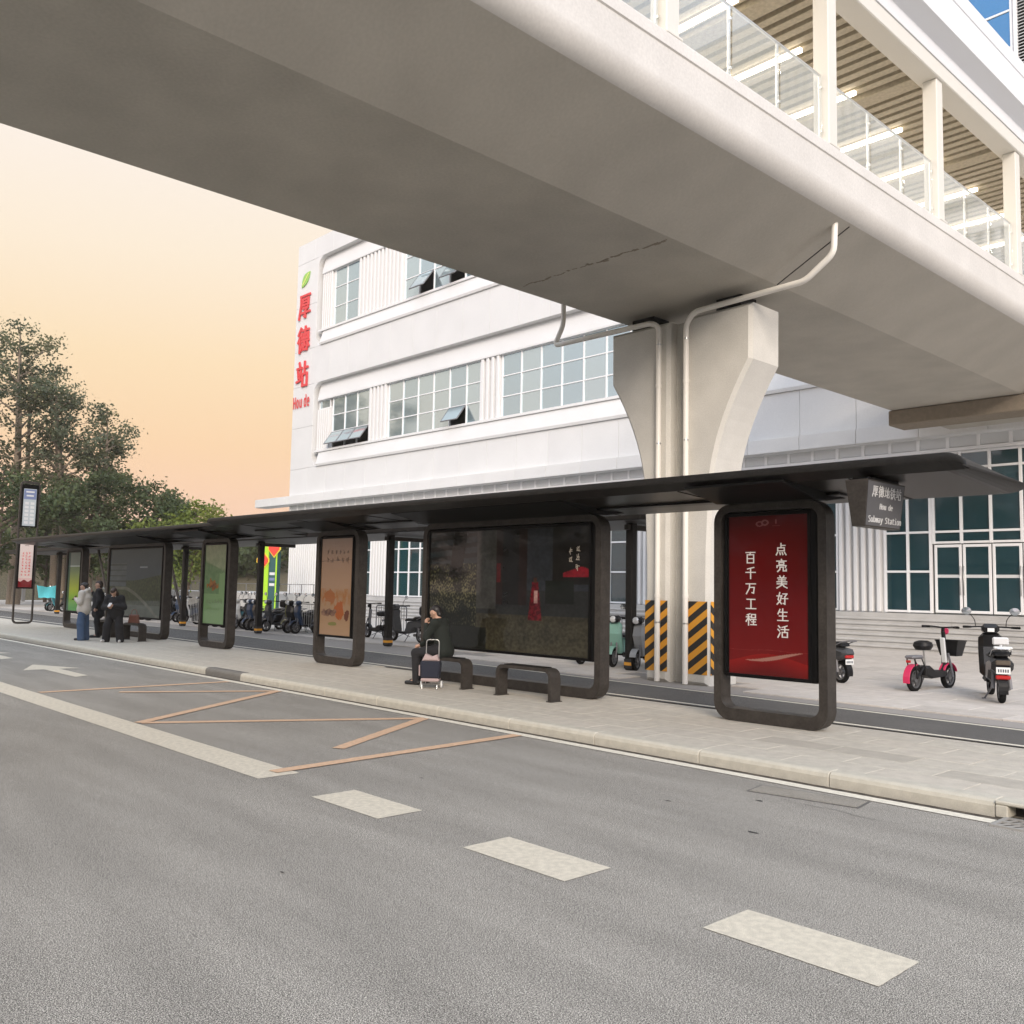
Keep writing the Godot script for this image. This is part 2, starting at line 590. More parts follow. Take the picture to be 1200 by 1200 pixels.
func rough(pts: Array, amount: float) -> Array:
	# the same outline with the edge of brushed paint
	var out := []
	for i in pts.size():
		var a: Vector2 = pts[i]
		var b: Vector2 = pts[(i + 1) % pts.size()]
		var n := clampi(int(a.distance_to(b) / 0.05), 1, 240)
		var side := (b - a).normalized().orthogonal()
		for k in n:
			out.append(a.lerp(b, float(k) / n) + side * rng.randf_range(-amount, amount))
	return out

func strip(a: Vector2, b: Vector2, w: float) -> Array:
	var n := (b - a).normalized().orthogonal() * w * 0.5
	return [a + n, b + n, b - n, a - n]

const TOP := 0.14
const KERB := -8.42

func lane_front(x: float) -> float:
	return -12.48 - 0.012 * clampf(-4.0 - x, -4.0, 40.0)

func lane_back(x: float) -> float:
	return -14.28 - 0.055 * clampf(-4.0 - x, -10.0, 30.0)

func build_ground() -> void:
	structure(sheet("ground", rect(-420, 300, -420, 300), -0.03, "earth"), "bare ground reaching to the horizon")
	structure(sheet("road", rect(-260, 80, KERB + 0.02, 60), 0.0, "asphalt"), "light grey worn asphalt road in front of the bus shelters")
	structure(sheet("bike_lane", [Vector2(-160, lane_front(-160)), Vector2(60, lane_front(60)), Vector2(60, lane_back(60)), Vector2(6, lane_back(6)), Vector2(-34, lane_back(-34)), Vector2(-160, lane_back(-34))], 0.0, "lane_asphalt"), "dark asphalt bicycle lane behind the shelters")
	# plaza paving: slabs one by one where they can be told apart, plain paving beyond
	var plaza := sheet("plaza", [Vector2(-170, lane_back(-34)), Vector2(-34, lane_back(-34)), Vector2(6, lane_back(6)), Vector2(60, lane_back(60)), Vector2(60, -60), Vector2(-170, -60)], 0.004, "plaza_joint")
	structure(plaza, "pale stone plaza in front of the station building")
	var meshes := []
	for v in 3:
		var st := tool()
		cbox(st, Vector3(0, -0.012, 0), Vector3(1.488, 0.04, 0.738), 0.006)
		meshes.append(st.commit())
	var keys := ["plaza_a", "plaza_b", "plaza_c", "plaza_a", "plaza_c"]
	for i in 12:
		for j in 23:
			var x := -1.5 - i * 1.5 - (0.75 if j % 2 else 0.0)
			var z := -15.4 - j * 0.75
			if z > lane_back(x) - 0.44 or z < -31.6:
				continue
			if x - 0.75 < -10.5 and x + 0.75 > -12.6 and z < -14.95 and z > -16.75:
				continue
			var o := ob("slab", meshes[0], keys[rng.randi() % 5], plaza, Vector3(x, 0.02 + rng.randf() * 0.003, z))
			o.rotation.y = 0.0
	var far := tool()
	for q in [rect(-170, -20.05, -31.9, -17.3), rect(-2.0 + 1.3, 60, -31.9, -14.75)]:
		bar(far, q[0].x, q[1].x, 0.006, 0.03, q[0].y, q[2].y)
	ob("far_paving", far, "plaza_far", plaza)
	var lane_w := []
	for k in 2:
		var st := tool()
		var xs := [60.0, 6.0, 0.0, -34.0, -44.0, -160.0]
		for i in 5:
			var a := Vector2(xs[i], (lane_front(xs[i]) - 0.2) if k == 0 else (lane_back(xs[i]) + 0.12))
			var b := Vector2(xs[i + 1], (lane_front(xs[i + 1]) - 0.2) if k == 0 else (lane_back(xs[i + 1]) + 0.12))
			var p := strip(a, b, 0.11)
			quad(st, Vector3(p[0].x, 0.005, p[0].y), Vector3(p[1].x, 0.005, p[1].y), Vector3(p[2].x, 0.005, p[2].y), Vector3(p[3].x, 0.005, p[3].y), Vector3.UP)
		var o := ob("bike_lane_line", st, "edge_white")
		structure(o, ["white line along the shelter side of the bicycle lane", "white line along the plaza side of the bicycle lane"][k])

func build_road_marks() -> void:
	structure(sheet("gutter", rect(-160, 60, KERB + 0.025, KERB + 0.17), 0.003, "gutter_dirt"), "dirty gutter at the foot of the kerb")
	structure(sheet("edge_line", rect(-160, -2.95, -8.29, -8.14), 0.006, "edge_white"), "thin white line along the kerb")
	structure(sheet("bay_line", rough(rect(-120, -8.1, -4.80, -4.36), 0.003), 0.004, "road_white"), "broad white line along the bus bay")
	for k in 4:
		var x := -7.14 + k * 2.03
		var o := sheet("lane_dash", rough(rect(x, x + 0.99, -4.80, -4.355), 0.002), 0.004, "road_white")
		structure(o, ["white lane dash next to the broad bay line", "second white lane dash from the broad bay line", "third white lane dash from the broad bay line", "white lane dash nearest the viewer"][k])
	var zig := [[Vector2(-16.42, -4.85), Vector2(-16.42, -8.15)], [Vector2(-15.79, -5.9), Vector2(-14.52, -8.12)], [Vector2(-14.52, -8.12), Vector2(-12.2, -4.83)], [Vector2(-12.2, -4.87), Vector2(-10.42, -8.12)], [Vector2(-10.42, -8.12), Vector2(-9.05, -5.84)], [Vector2(-8.3, -4.62), Vector2(-8.55, -8.15)]]
	for i in zig.size():
		var o := sheet("bay_marking", rough(strip(zig[i][0], zig[i][1], 0.16), 0.004), 0.0065 + 0.0015 * (i % 3), "road_orange")
		structure(o, "faded orange line of the bus bay zigzag")
	for k in 2:
		var x := -18.7 - k * 5.0
		var arrow := [Vector2(x, -6.15), Vector2(x - 0.2, -6.45), Vector2(x - 1.9, -6.45), Vector2(x - 1.9, -6.85), Vector2(x - 3.2, -6.3), Vector2(x - 1.9, -5.75), Vector2(x - 1.9, -6.15)]
		structure(sheet("lane_arrow", arrow, 0.0055, "road_white"), ["white arrow painted in the bus bay", "farther white arrow painted in the bus bay"][k])
	# utility cover beside the kerb line
	var cover := thing("utility_cover", "rectangular asphalt filled cover in the road by the kerb line", "cover", Vector3(-4.42, 0, -7.86), 0.16)
	var st := tool()
	box(st, Vector3(0, 0.002, 0), Vector3(0.98, 0.012, 0.30))
	ob("lid", st, "patch_asphalt", cover)
	st = tool()
	for q in [[0, 0.163, 1.02, 0.018], [0, -0.163, 1.02, 0.018], [0.5, 0, 0.022, 0.308], [-0.5, 0, 0.022, 0.308]]:
		box(st, Vector3(q[0], 0.001, q[1]), Vector3(q[2], 0.008, q[3]))
	ob("rim", st, "lane_asphalt", cover)
	# kerb inlet with its grating
	var inlet := thing("drain_inlet", "iron drain grating with kerb opening at the end of the kerb", "drain", Vector3(-2.35, 0, -8.24))
	st = tool()
	for q in [[0, 0.17, 1.16, 0.035], [0, -0.17, 1.16, 0.035], [0.5625, 0, 0.035, 0.305], [-0.5625, 0, 0.035, 0.305], [0, 0, 1.09, 0.02]]:
		box(st, Vector3(q[0], 0.006, q[1]), Vector3(q[2], 0.02, q[3]))
	ob("rim", st, "grate_iron", inlet)
	st = tool()
	box(st, Vector3.ZERO, Vector3(0.026, 0.005, 0.16), Basis(Vector3.UP, -0.5))
	var barmesh := st.commit()
	for i in 15:
		for r in 2:
			ob("slat", barmesh, "grate_iron", inlet, Vector3(-0.52 + i * 0.074, 0.004, -0.08 + r * 0.16))
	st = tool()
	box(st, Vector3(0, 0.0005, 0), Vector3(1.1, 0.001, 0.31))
	ob("pit_shade", st, "drain_shade", inlet)  # thin flat sheet, coloured as the shade of a hole not modelled
	st = tool()
	cbar(st, -0.66, 0.66, 0.105, TOP, -0.40, -0.17, 0.01)
	cbar(st, -0.66, -0.56, 0.0, 0.104, -0.40, -0.17, 0.01)
	cbar(st, 0.56, 0.66, 0.0, 0.104, -0.40, -0.17, 0.01)
	ob("hood", st, "kerb_stone", inlet)
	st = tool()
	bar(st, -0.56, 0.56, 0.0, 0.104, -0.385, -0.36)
	ob("throat_shade", st, "drain_shade", inlet)  # strip painted dark to stand for the shaded depth of the kerb opening
	# fine cracks in the asphalt, followed as thin tar lines
	var wob := FastNoiseLite.new()
	wob.seed = 9
	wob.frequency = 0.8
	for q in [[-5.6, -3.4, -7.55, 0.10], [-24.0, -17.0, -3.9, 0.08]]:
		var cs := tool()
		var x: float = q[0]
		while x < q[1]:
			var z0: float = q[2] + q[3] * wob.get_noise_2d(x, q[2] * 7.0) + 0.02 * wob.get_noise_2d(x * 9.0, 3.0)
			var z1: float = q[2] + q[3] * wob.get_noise_2d(x + 0.06, q[2] * 7.0) + 0.02 * wob.get_noise_2d((x + 0.06) * 9.0, 3.0)
			var hw := 0.0035 * (1.0 + wob.get_noise_2d(x * 4.0, 20.0))
			if wob.get_noise_2d(x * 0.7, 40.0 + q[2]) > -0.12:
				quad(cs, Vector3(x, 0.003, z0 - hw), Vector3(x + 0.061, 0.003, z1 - hw), Vector3(x + 0.061, 0.003, z1 + hw), Vector3(x, 0.003, z0 + hw), Vector3.UP)
			x += 0.06
		structure(ob("road_crack", cs, "tar_line"), "fine dark crack running along the asphalt")
	# scraps and small stains of bitumen on the road
	var spots := [[-4.02, -6.35, 0.032], [-4.6, -7.35, 0.03], [-7.2, -5.6, 0.02], [-5.4, -3.1, 0.014], [-5.1, -6.7, 0.022]]
	for s in spots:
		var poly := []
		for k in 9:
			var a := TAU * k / 9.0
			var rr: float = s[2] * (0.55 + 0.6 * rng.randf())
			poly.append(Vector2(s[0] + cos(a) * rr * 1.7, s[1] + sin(a) * rr * 0.6))
		structure(sheet("tar_spot", poly, 0.0035, "void_dark"), "small black tar spot on the asphalt")

func build_platform() -> void:
	# the island: a body, kerb stones and paving slabs
	var st := tool()
	var sec := PackedVector2Array([Vector2(KERB - 0.2, -0.02), Vector2(KERB - 0.2, TOP - 0.028), Vector2(-11.3, TOP - 0.028), Vector2(-12.62, -0.015), Vector2(-12.62, -0.02)])
	prism(st, sec, -160, -3.0, Transform3D(Basis(Vector3(0, 0, 1), Vector3(0, 1, 0), Vector3(1, 0, 0)), Vector3.ZERO))
	prism(st, sec, -3.0, 60, Transform3D(Basis(Vector3(0, 0, 1), Vector3(0, 1, 0), Vector3(1, 0, 0)), Vector3.ZERO))
	var plat := ob("platform", st, "slab_joint")
	structure(plat, "raised pavement of the bus stop")
	# kerb
	var prof := [Vector2(0, -0.05), Vector2(0, 0.085), Vector2(-0.012, 0.118), Vector2(-0.04, 0.137), Vector2(-0.07, TOP + 0.002), Vector2(-0.20, TOP + 0.002), Vector2(-0.20, -0.05)]
	var kp := PackedVector2Array()
	for p in prof:
		kp.append(p)
	var stone := tool()
	prism(stone, kp, -0.746, 0.746, Transform3D(Basis(Vector3(0, 0, 1), Vector3(0, 1, 0), Vector3(-1, 0, 0)), Vector3.ZERO), 0.006)
	var sm := stone.commit()
	for i in 52:
		var x := -3.76 - i * 1.5
		var dark := i == 9 or i == 10
		ob("kerb_stone", sm, "kerb_dark" if i == 9 else "kerb_stone", plat, Vector3(x, 0.0, KERB + rng.randf_range(-0.004, 0.004)))
	for i in 20:
		ob("kerb_stone", sm, "kerb_stone", plat, Vector3(-0.92 + i * 1.5, 0.0, KERB))
	# slabs, three hundred nearest as pieces
	var slab := tool()
	cbox(slab, Vector3(0, 0, 0), Vector3(0.893, 0.03, 0.443), 0.004)
	var mesh := slab.commit()
	var keys := ["slab_a", "slab_b", "slab_c", "slab_a", "slab_c"]
	var rest := tool()
	var count := 0
	for i in 90:
		for j in 10:
			var x := -0.2 - i * 0.9 - (0.45 if j % 2 else 0.0)
			var z := KERB - 0.2 - 0.225 - j * 0.45
			if z - 0.2 < lane_front(x):
				continue
			var y := TOP - 0.0155 + rng.randf_range(-0.0012, 0.0012)
			var tilt := 0.0
			if z < -11.2:
				tilt = -atan(0.12 / 1.25)
				y -= (-11.32 - z) * 0.096 + 0.011
			if count < 290:
				var key: String = keys[rng.randi() % 5]
				if (i in [2, 3] and j == 1) or (i in [1, 2] and j == 4) or (i in [5, 6] and j == 2) or (i in [12] and j == 3):
					key = "slab_grey"
				ob("slab", mesh, key, plat, Vector3(x, y, z)).rotation.x = tilt
				count += 1
			else:
				box(rest, Vector3(x, y, z), Vector3(0.893, 0.03, 0.443), Basis(Vector3.RIGHT, tilt))
	var ro := ob("far_slabs", rest, "slab_c", plat)
	ro.set_meta("kind", "stuff")

# ------------------------------------------------------------------ station building
const FZ := -34.0
const FLOOR := 1.26

func window(parent: Node3D, xs: Array, ys: Array, z: float, frame: String, panes: Array, mull := 0.07, open_panes := []) -> void:
	# mullion grid with one pane in each opening
	var st := tool()
	var w0: float = xs[0]
	var w1: float = xs[xs.size() - 1]
	var h0: float = ys[0]
	var h1: float = ys[ys.size() - 1]
	for x in xs:
		cbar(st, x - mull * 0.5, x + mull * 0.5, h0 - mull * 0.5, h1 + mull * 0.5, z - 0.06, z + 0.07, 0.008)
	for y in ys:
		for i in xs.size() - 1:
			cbar(st, xs[i] + mull * 0.5, xs[i + 1] - mull * 0.5, y - mull * 0.4, y + mull * 0.4, z - 0.055, z + 0.055, 0.006)
	var win := ob("window", st, frame, parent)
	for i in xs.size() - 1:
		for j in ys.size() - 1:
			var p := tool()
			var sx: float = xs[i + 1] - xs[i] - mull
			var sy: float = ys[j + 1] - ys[j] - mull
			var key: String = panes[(i * 7 + j * 3) % panes.size()]
			if [i, j] in open_panes:
				box(p, Vector3(0, -sy * 0.5, 0), Vector3(sx, sy, 0.04))
				var o := ob("pane", p, key, win, Vector3((xs[i] + xs[i + 1]) * 0.5, ys[j + 1] - mull * 0.5, z + 0.08))
				o.rotation.x = -0.62
				var fr := tool()
				for q in [[0, -0.02, sx + 0.04, 0.05], [0, -sy + 0.02, sx + 0.04, 0.05], [-sx * 0.5, -sy * 0.5, 0.05, sy - 0.1], [sx * 0.5, -sy * 0.5, 0.05, sy - 0.1]]:
					box(fr, Vector3(q[0], q[1], 0), Vector3(q[2], q[3], 0.06))
				var f2 := ob("sash", fr, "plastic_grey", win, o.position)
				f2.rotation.x = -0.62
			else:
				box(p, Vector3.ZERO, Vector3(sx, sy, 0.02))
				var o := ob("pane", p, key, win, Vector3((xs[i] + xs[i + 1]) * 0.5, (ys[j] + ys[j + 1]) * 0.5, z))
				o.rotation = Vector3(rng.randfn(0, 0.006), rng.randfn(0, 0.006), 0)

func fins(parent: Node3D, x0: float, x1: float, y0: float, y1: float, z: float, pitch: float, deep := 0.20) -> void:
	var n := int(round((x1 - x0) / pitch))
	var st := tool()
	cbar(st, -pitch * 0.25, pitch * 0.25, 0, y1 - y0, 0, deep, 0.02)
	var mesh := st.commit()
	for i in n:
		ob("fin", mesh, "fin_white", parent, Vector3(x0 + (i + 0.5) * (x1 - x0) / n, y0, z))
	var bk := tool()
	bar(bk, x0 - 0.04, x1 + 0.04, y0 - 0.1, y1 + 0.1, z - 0.05, z)
	ob("fin_backing", bk, "fin_white", parent)

func panel_row(parent: Node3D, x0: float, x1: float, y0: float, y1: float, z: float, pitch: float, shift := 0.0) -> void:
	var n := maxi(1, int(round((x1 - x0) / pitch)))
	var st := tool()
	var w := (x1 - x0) / n
	cbar(st, -w * 0.5 + 0.008, w * 0.5 - 0.008, 0.008, y1 - y0 - 0.008, -0.08, 0, 0.006)
	var mesh := st.commit()
	for i in n:
		ob("wall_panel", mesh, "panel_white" if rng.randf() < 0.55 else "panel_white_b", parent, Vector3(x0 + (i + 0.5) * w, y0, z))

func corner_fill(st: SurfaceTool, cx: float, cy: float, r: float, sx: float, sy: float, z0: float, z1: float) -> void:
	# fills the outside of a rounded corner: square corner at (cx, cy), arc centre at (cx + sx r, cy + sy r)
	var poly := PackedVector2Array([Vector2(cx, cy)])
	for k in 9:
		var a := PI * 0.5 * k / 8.0
		poly.append(Vector2(cx + sx * r * (1.0 - sin(a)), cy + sy * r * (1.0 - cos(a))))
	prism(st, poly, z0, z1)

func recess_band(b: Node3D, x0: float, x1: float, y0: float, y1: float) -> void:
	# lining of a long recess with rounded left corners and sloped bands above and below the window strip
	var st := tool()
	corner_fill(st, x0, y1, 0.8, 1, -1, FZ - 0.55, FZ)
	corner_fill(st, x0, y0, 0.8, 1, 1, FZ - 0.55, FZ)
	bar(st, x0 - 0.1, x0, y0, y1, FZ - 0.55, FZ - 0.085)
	bar(st, x0 - 0.1, x1, y1, y1 + 0.1, FZ - 0.55, FZ - 0.085)
	bar(st, x0 - 0.1, x1, y0 - 0.1, y0, FZ - 0.55, FZ - 0.085)
	ob("recess_lining", st, "panel_white_b", b)
	st = tool()
	# lower sloped band with a projecting sill
	var prof := [Vector3(0, y0 + 0.002, FZ - 0.5), Vector3(0, y0 + 0.002, FZ + 0.10), Vector3(0, y0 + 0.14, FZ + 0.14), Vector3(0, y0 + 1.02, FZ - 0.12), Vector3(0, y0 + 1.02, FZ - 0.5)]
	sweep(st, prof, [Vector3(x0 + 0.75, 0, 0), Vector3(x1, 0, 0)])
	var pl := PackedVector2Array()
	for p in prof:
		pl.append(Vector2(p.z, p.y))
	prism(st, pl, 0, 0.01, Transform3D(Basis(Vector3(0, 0, 1), Vector3(0, 1, 0), Vector3(-1, 0, 0)), Vector3(x0 + 0.76, 0, 0)))
	ob("lower_band", st, "panel_white", b)
	st = tool()
	bar(st, x0 + 0.25, x1, y0 + 1.022, y0 + 1.16, FZ - 0.45, FZ - 0.02)
	ob("sill", st, "fin_white", b)
	st = tool()
	var pr2 := [Vector3(0, y1 - 0.002, FZ - 0.5), Vector3(0, y1 - 0.002, FZ - 0.42), Vector3(0, y1 - 1.2, FZ - 0.16), Vector3(0, y1 - 1.3, FZ - 0.16), Vector3(0, y1 - 1.3, FZ - 0.5)]
	sweep(st, pr2, [Vector3(x0 + 0.3, 0, 0), Vector3(x1, 0, 0)])
	ob("lintel_band", st, "panel_white", b)

func build_building() -> void:
	var b := thing("station_building", "long white station building with window bands and fluted panels behind the shelters", "building")
	var L := -60.3
	var R := 12.0
	var st := tool()
	# body behind the cladding
	bar(st, L + 0.05, R, 8.3, 26.9, FZ - 14.0, FZ - 13.7)
	bar(st, L + 0.05, R, 8.3, 10.1, FZ - 13.7, FZ - 0.78)
	bar(st, L + 0.05, R, 16.35, 18.8, FZ - 13.7, FZ - 0.78)
	bar(st, L + 0.05, R, 25.6, 26.89, FZ - 13.7, FZ - 0.78)
	bar(st, L + 0.05, L + 0.35, 10.1, 25.6, FZ - 13.7, FZ - 0.78)
	bar(st, R - 0.3, R, 10.1, 25.6, FZ - 13.7, FZ - 0.1)
	bar(st, L + 0.05, L + 0.3, FLOOR, 8.3, FZ - 14.0, FZ - 0.5)
	bar(st, L + 0.05, R, 8.301, 10.1, FZ - 0.78, FZ - 0.09)
	bar(st, L + 0.05, R, 16.35, 18.8, FZ - 0.78, FZ - 0.09)
	bar(st, L + 0.05, R, 25.6, 26.89, FZ - 0.78, FZ - 0.09)
	bar(st, L + 0.05, -57.5, 10.101, 16.349, FZ - 0.78, FZ - 0.09)
	bar(st, L + 0.05, -57.5, 18.801, 25.599, FZ - 0.78, FZ - 0.09)
	ob("wall_body", st, "wall_joint", b)
	panel_row(b, L, R, 8.25, 10.2, FZ, 2.4)
	panel_row(b, L, R, 16.25, 18.9, FZ, 2.4)
	panel_row(b, L, R, 25.5, 27.0, FZ, 2.4)
	for q in [[10.2, 13.2], [13.2, 16.25], [18.9, 22.2], [22.2, 25.5]]:
		panel_row(b, L, -57.4, q[0], q[1], FZ, 2.9)
	recess_band(b, -57.4, R, 10.2, 16.25)
	recess_band(b, -57.4, R, 18.9, 25.5)
	# lower window strip
	var zw := FZ - 0.40
	var ys := [11.36, 12.55, 13.72, 14.94]
	var sky2 := ["glass_sky", "glass_sky_b", "glass_sky"]
	fins(b, -57.2, -55.6, 11.37, 14.3, zw, 0.28)
	window(b, [-57.1, -55.7], [14.36, 14.94], zw, "frame_white", sky2)
	window(b, [-55.35, -53.8, -52.3, -50.85], ys, zw, "frame_white", sky2, 0.08, [[0, 0], [1, 0], [2, 0]])
	fins(b, -50.8, -48.72, 11.37, 14.95, zw, 0.42)
	window(b, [-48.66, -47.1, -45.55, -44.0, -42.45, -40.9, -39.65], ys, zw, "frame_white", sky2, 0.08, [[4, 0]])
	fins(b, -39.6, -37.86, 11.37, 14.95, zw, 0.42)
	var xs := []
	for i in 14:
		xs.append(-37.8 + i * 1.54)
	window(b, xs, ys, zw, "frame_white", ["glass_sky_b", "glass_sky", "glass_sky_b"], 0.08)
	fins(b, -17.7, -14.9, 11.37, 14.95, zw, 0.42)
	fins(b, -6.6, 11.5, 11.37, 14.95, zw, 0.42)
	# upper window strip
	ys = [20.05, 21.5, 22.9, 24.2]
	fins(b, -57.1, -55.75, 20.07, 24.2, zw, 0.28)
	window(b, [-55.6, -54.05, -52.55], ys, zw, "frame_white", sky2, 0.08)
	fins(b, -52.5, -47.35, 20.07, 24.2, zw, 0.42)
	xs = []
	for i in 8:
		xs.append(-47.25 + i * 1.5)
	window(b, xs, ys, zw, "frame_white", sky2, 0.08, [[1, 0], [3, 0]])
	fins(b, -36.6, -31.0, 20.07, 24.2, zw, 0.42)
	xs = []
	for i in 13:
		xs.append(-30.9 + i * 1.65)
	window(b, xs, ys, zw, "frame_white", ["glass_blue"], 0.1)
	# louvred vent beside it
	st = tool()
	bar(st, -11.02, -10.9, 20.05, 24.2, zw - 0.05, zw + 0.12)
	bar(st, -9.2, -9.08, 20.05, 24.2, zw - 0.05, zw + 0.12)
	ob("vent_frame", st, "frame_white", b)
	var lv := tool()
	box(lv, Vector3.ZERO, Vector3(1.68, 0.02, 0.16), Basis(Vector3.RIGHT, 0.6))
	var lm := lv.commit()
	for i in 34:
		ob("louvre", lm, "fin_white", b, Vector3(-10.05, 20.2 + i * 0.12, zw + 0.02))
	fins(b, -9.0, 11.5, 20.07, 24.2, zw, 0.42)
	# ground floor: fluted piers and glazed bays, open room behind
	var zg := FZ - 0.25
	var piers := [[-60.2, -56.4], [-49.9, -48.1], [-39.2, -37.4], [-28.45, -26.65], [-17.8, -16.0], [-6.3, -4.5]]
	for p in piers:
		fins(b, p[0], p[1], FLOOR, 7.09, zg, 0.30, 0.2)
		st = tool()
		bar(st, p[0] + 0.05, p[1] - 0.05, FLOOR, 7.29, zg - 0.7, zg - 0.052)
		ob("pier_wall", st, "inside_light", b)
	for k in 5:
		var x0: float = piers[k][1] + 0.06
		var x1: float = piers[k + 1][0] - 0.06
		if k == 4:
			x1 = -6.36
			entrance(b, x0, x1, zg)
		else:
			var n := int(round((x1 - x0) / 1.05))
			xs = []
			for i in n + 1:
				xs.append(x0 + (x1 - x0) * i / n)
			window(b, xs, [FLOOR + 0.05, 2.77, 4.21, 6.48, 7.05], zg, "frame_white", ["glass_teal"], 0.09)
	# row of small grey lights under the band
	var ww := (R - L) / 68.0
	var gm := tool()
	bar(gm, -ww * 0.5 + 0.06, ww * 0.5 - 0.06, 0, 0.38, -0.03, 0.07)
	var gmesh := gm.commit()
	st = tool()
	bar(st, L, R, 7.1, 7.22, zg - 0.02, zg + 0.18)
	for i in 69:
		var x := L + i * ww
		bar(st, x - 0.06, x + 0.06, 7.221, 7.62, zg - 0.02, zg + 0.17)
	var clere := ob("clerestory_frame", st, "frame_white", b)
	for i in 68:
		ob("clerestory_pane", gmesh, "clerestory_grey", b, Vector3(L + (i + 0.5) * ww, 7.24, zg + 0.06))
	# projecting white band
	panel_row(b, -64.6, R, 7.64, 8.24, FZ + 0.45, 2.4)
	st = tool()
	bar(st, -64.55, R, 7.622, 8.235, FZ - 0.55, FZ + 0.365)
	ob("band_slab", st, "panel_white_b", b)
	# inside of the ground floor
	st = tool()
	bar(st, L + 0.3, R, FLOOR - 0.02, FLOOR + 0.02, FZ - 12.0, FZ - 0.4)
	bar(st, L + 0.3, R, 7.3, 7.5, FZ - 12.0, FZ - 0.5)
	ob("inside_floor", st, "inside_light", b)
	st = tool()
	bar(st, -30.0, R, FLOOR, 7.3, FZ - 9.3, FZ - 9.0)
	bar(st, R - 0.3, R, FLOOR + 0.03, 7.29, FZ - 9.0, FZ - 0.5)
	ob("inside_wall", st, "inside_dark", b)
	st = tool()
	bar(st, L + 0.3, -30.001, FLOOR + 0.03, 7.29, FZ - 5.3, FZ - 5.0)
	ob("inside_wall", st, "inside_light", b)
	st = tool()
	bar(st, -46.6, -44.5, FLOOR + 0.03, 6.4, FZ - 4.2, FZ - 4.0)
	bar(st, -53.5, -51.0, FLOOR + 0.03, 6.0, FZ - 4.2, FZ - 4.0)
	ob("inside_screen", st, "inside_green", b)
	# podium and steps
	st = tool()
	bar(st, -53.0, R, 0.0, FLOOR - 0.021, FZ - 13.0, FZ + 0.9)
	bar(st, -78.0, -53.001, 0.0, FLOOR - 0.021, FZ - 13.0, FZ + 2.2)
	var podium := ob("podium", st, "step_stone")
	structure(podium, "stone podium under the station building")
	var sm := tool()
	cbar(sm, -2.497, 2.497, 0.11, 0.18, -0.34, 0.04, 0.012)
	bar(sm, -2.497, 2.497, 0, 0.11, -0.34, -0.01)
	var smesh := sm.commit()
	for s in 6:
		for i in 13:
			ob("step", smesh, "step_stone", podium, Vector3(-50.5 + i * 5.0, FLOOR - 0.022 - 0.18 * (s + 2) + 0.001 * (i % 2), FZ + 0.9 + 0.3 * (s + 1)))
	st = tool()
	bar(st, -78.0, -53.0, FLOOR + 0.62, FLOOR + 0.66, FZ + 2.0, FZ + 2.04)
	for i in 17:
		bar(st, -77.9 + i * 1.55, -77.86 + i * 1.55, FLOOR - 0.02, FLOOR + 0.62, FZ + 2.0, FZ + 2.04)
	var rail := ob("podium_railing", st, "plastic_grey")
	tag(rail, "thin dark railing on the podium edge left of the station building", "railing")

func entrance(b: Node3D, x0: float, x1: float, z: float) -> void:
	window(b, [x0, -15.08, -14.24], [FLOOR + 0.05, 2.77, 4.21, 6.48, 7.05], z, "frame_white", ["glass_teal"], 0.1)
	window(b, [-14.13, -13.15, -12.15, -11.15, -10.15, -9.15], [3.82, 4.21, 6.48, 7.05], z, "frame_white", ["glass_teal"], 0.1)
	window(b, [-9.04, -8.1, -7.2, x1], [FLOOR + 0.05, 2.77, 4.21, 6.48, 7.05], z, "frame_white", ["glass_teal"], 0.1)
	for i in 5:
		var d0 := -14.13 + i * 0.996
		var d1 := d0 + 0.99
		var st := tool()
		cbar(st, d0 + 0.02, d0 + 0.11, FLOOR + 0.03, 3.74, z - 0.03, z + 0.05, 0.01)
		cbar(st, d1 - 0.11, d1 - 0.02, FLOOR + 0.03, 3.74, z - 0.03, z + 0.05, 0.01)
		cbar(st, d0 + 0.11, d1 - 0.11, FLOOR + 0.03, FLOOR + 0.13, z - 0.03, z + 0.05, 0.01)
		cbar(st, d0 + 0.11, d1 - 0.11, 3.64, 3.74, z - 0.03, z + 0.05, 0.01)
		var door := ob("door", st, "frame_white", b)
		st = tool()
		bar(st, d0 + 0.11, d1 - 0.11, FLOOR + 0.13, 3.64, z - 0.005, z + 0.015)
		ob("pane", st, "glass_teal", door)
		st = tool()
		bar(st, d0 + 0.11, d1 - 0.11, 2.55, 2.66, z + 0.018, z + 0.022)
		ob("safety_stripe", st, "letter_pale", door)
		st = tool()
		var hx := d1 - 0.06 if i % 2 == 0 else d0 + 0.06
		tube(st, [Vector3(hx, 1.95, z + 0.06), Vector3(hx, 1.95, z + 0.11), Vector3(hx, 2.95, z + 0.11), Vector3(hx, 2.95, z + 0.06)], 0.016, 6)
		ob("handle", st, "steel", door)

# ------------------------------------------------------------------ footbridge
const BC := -11.28

func girder_profile() -> Array:
	# half profile to the right of the centre, mirrored; Vector3 points with z = 0
	var r := [Vector2(1.93, 7.80)]
	# rounded lower edge
	for k in 9:
		var a := -1.107 * (1.0 - k / 8.0)
		r.append(Vector2(3.30 + 0.38 * cos(a), 8.91 + 0.38 * sin(a)))
	r.append(Vector2(3.68, 9.36))
	r.append(Vector2(3.655, 9.375))
	r.append(Vector2(3.655, 9.405))
	r.append(Vector2(3.68, 9.42))
	r.append(Vector2(3.66, 9.62))
	r.append(Vector2(3.64, 9.65))
	r.append(Vector2(3.28, 9.65))
	r.append(Vector2(3.26, 9.30))
	var out := []
	for p in r:
		out.append(Vector3(BC + p.x, p.y, 0))
	for i in range(r.size() - 1, -1, -1):
		out.append(Vector3(BC - r[i].x, r[i].y, 0))
	return out

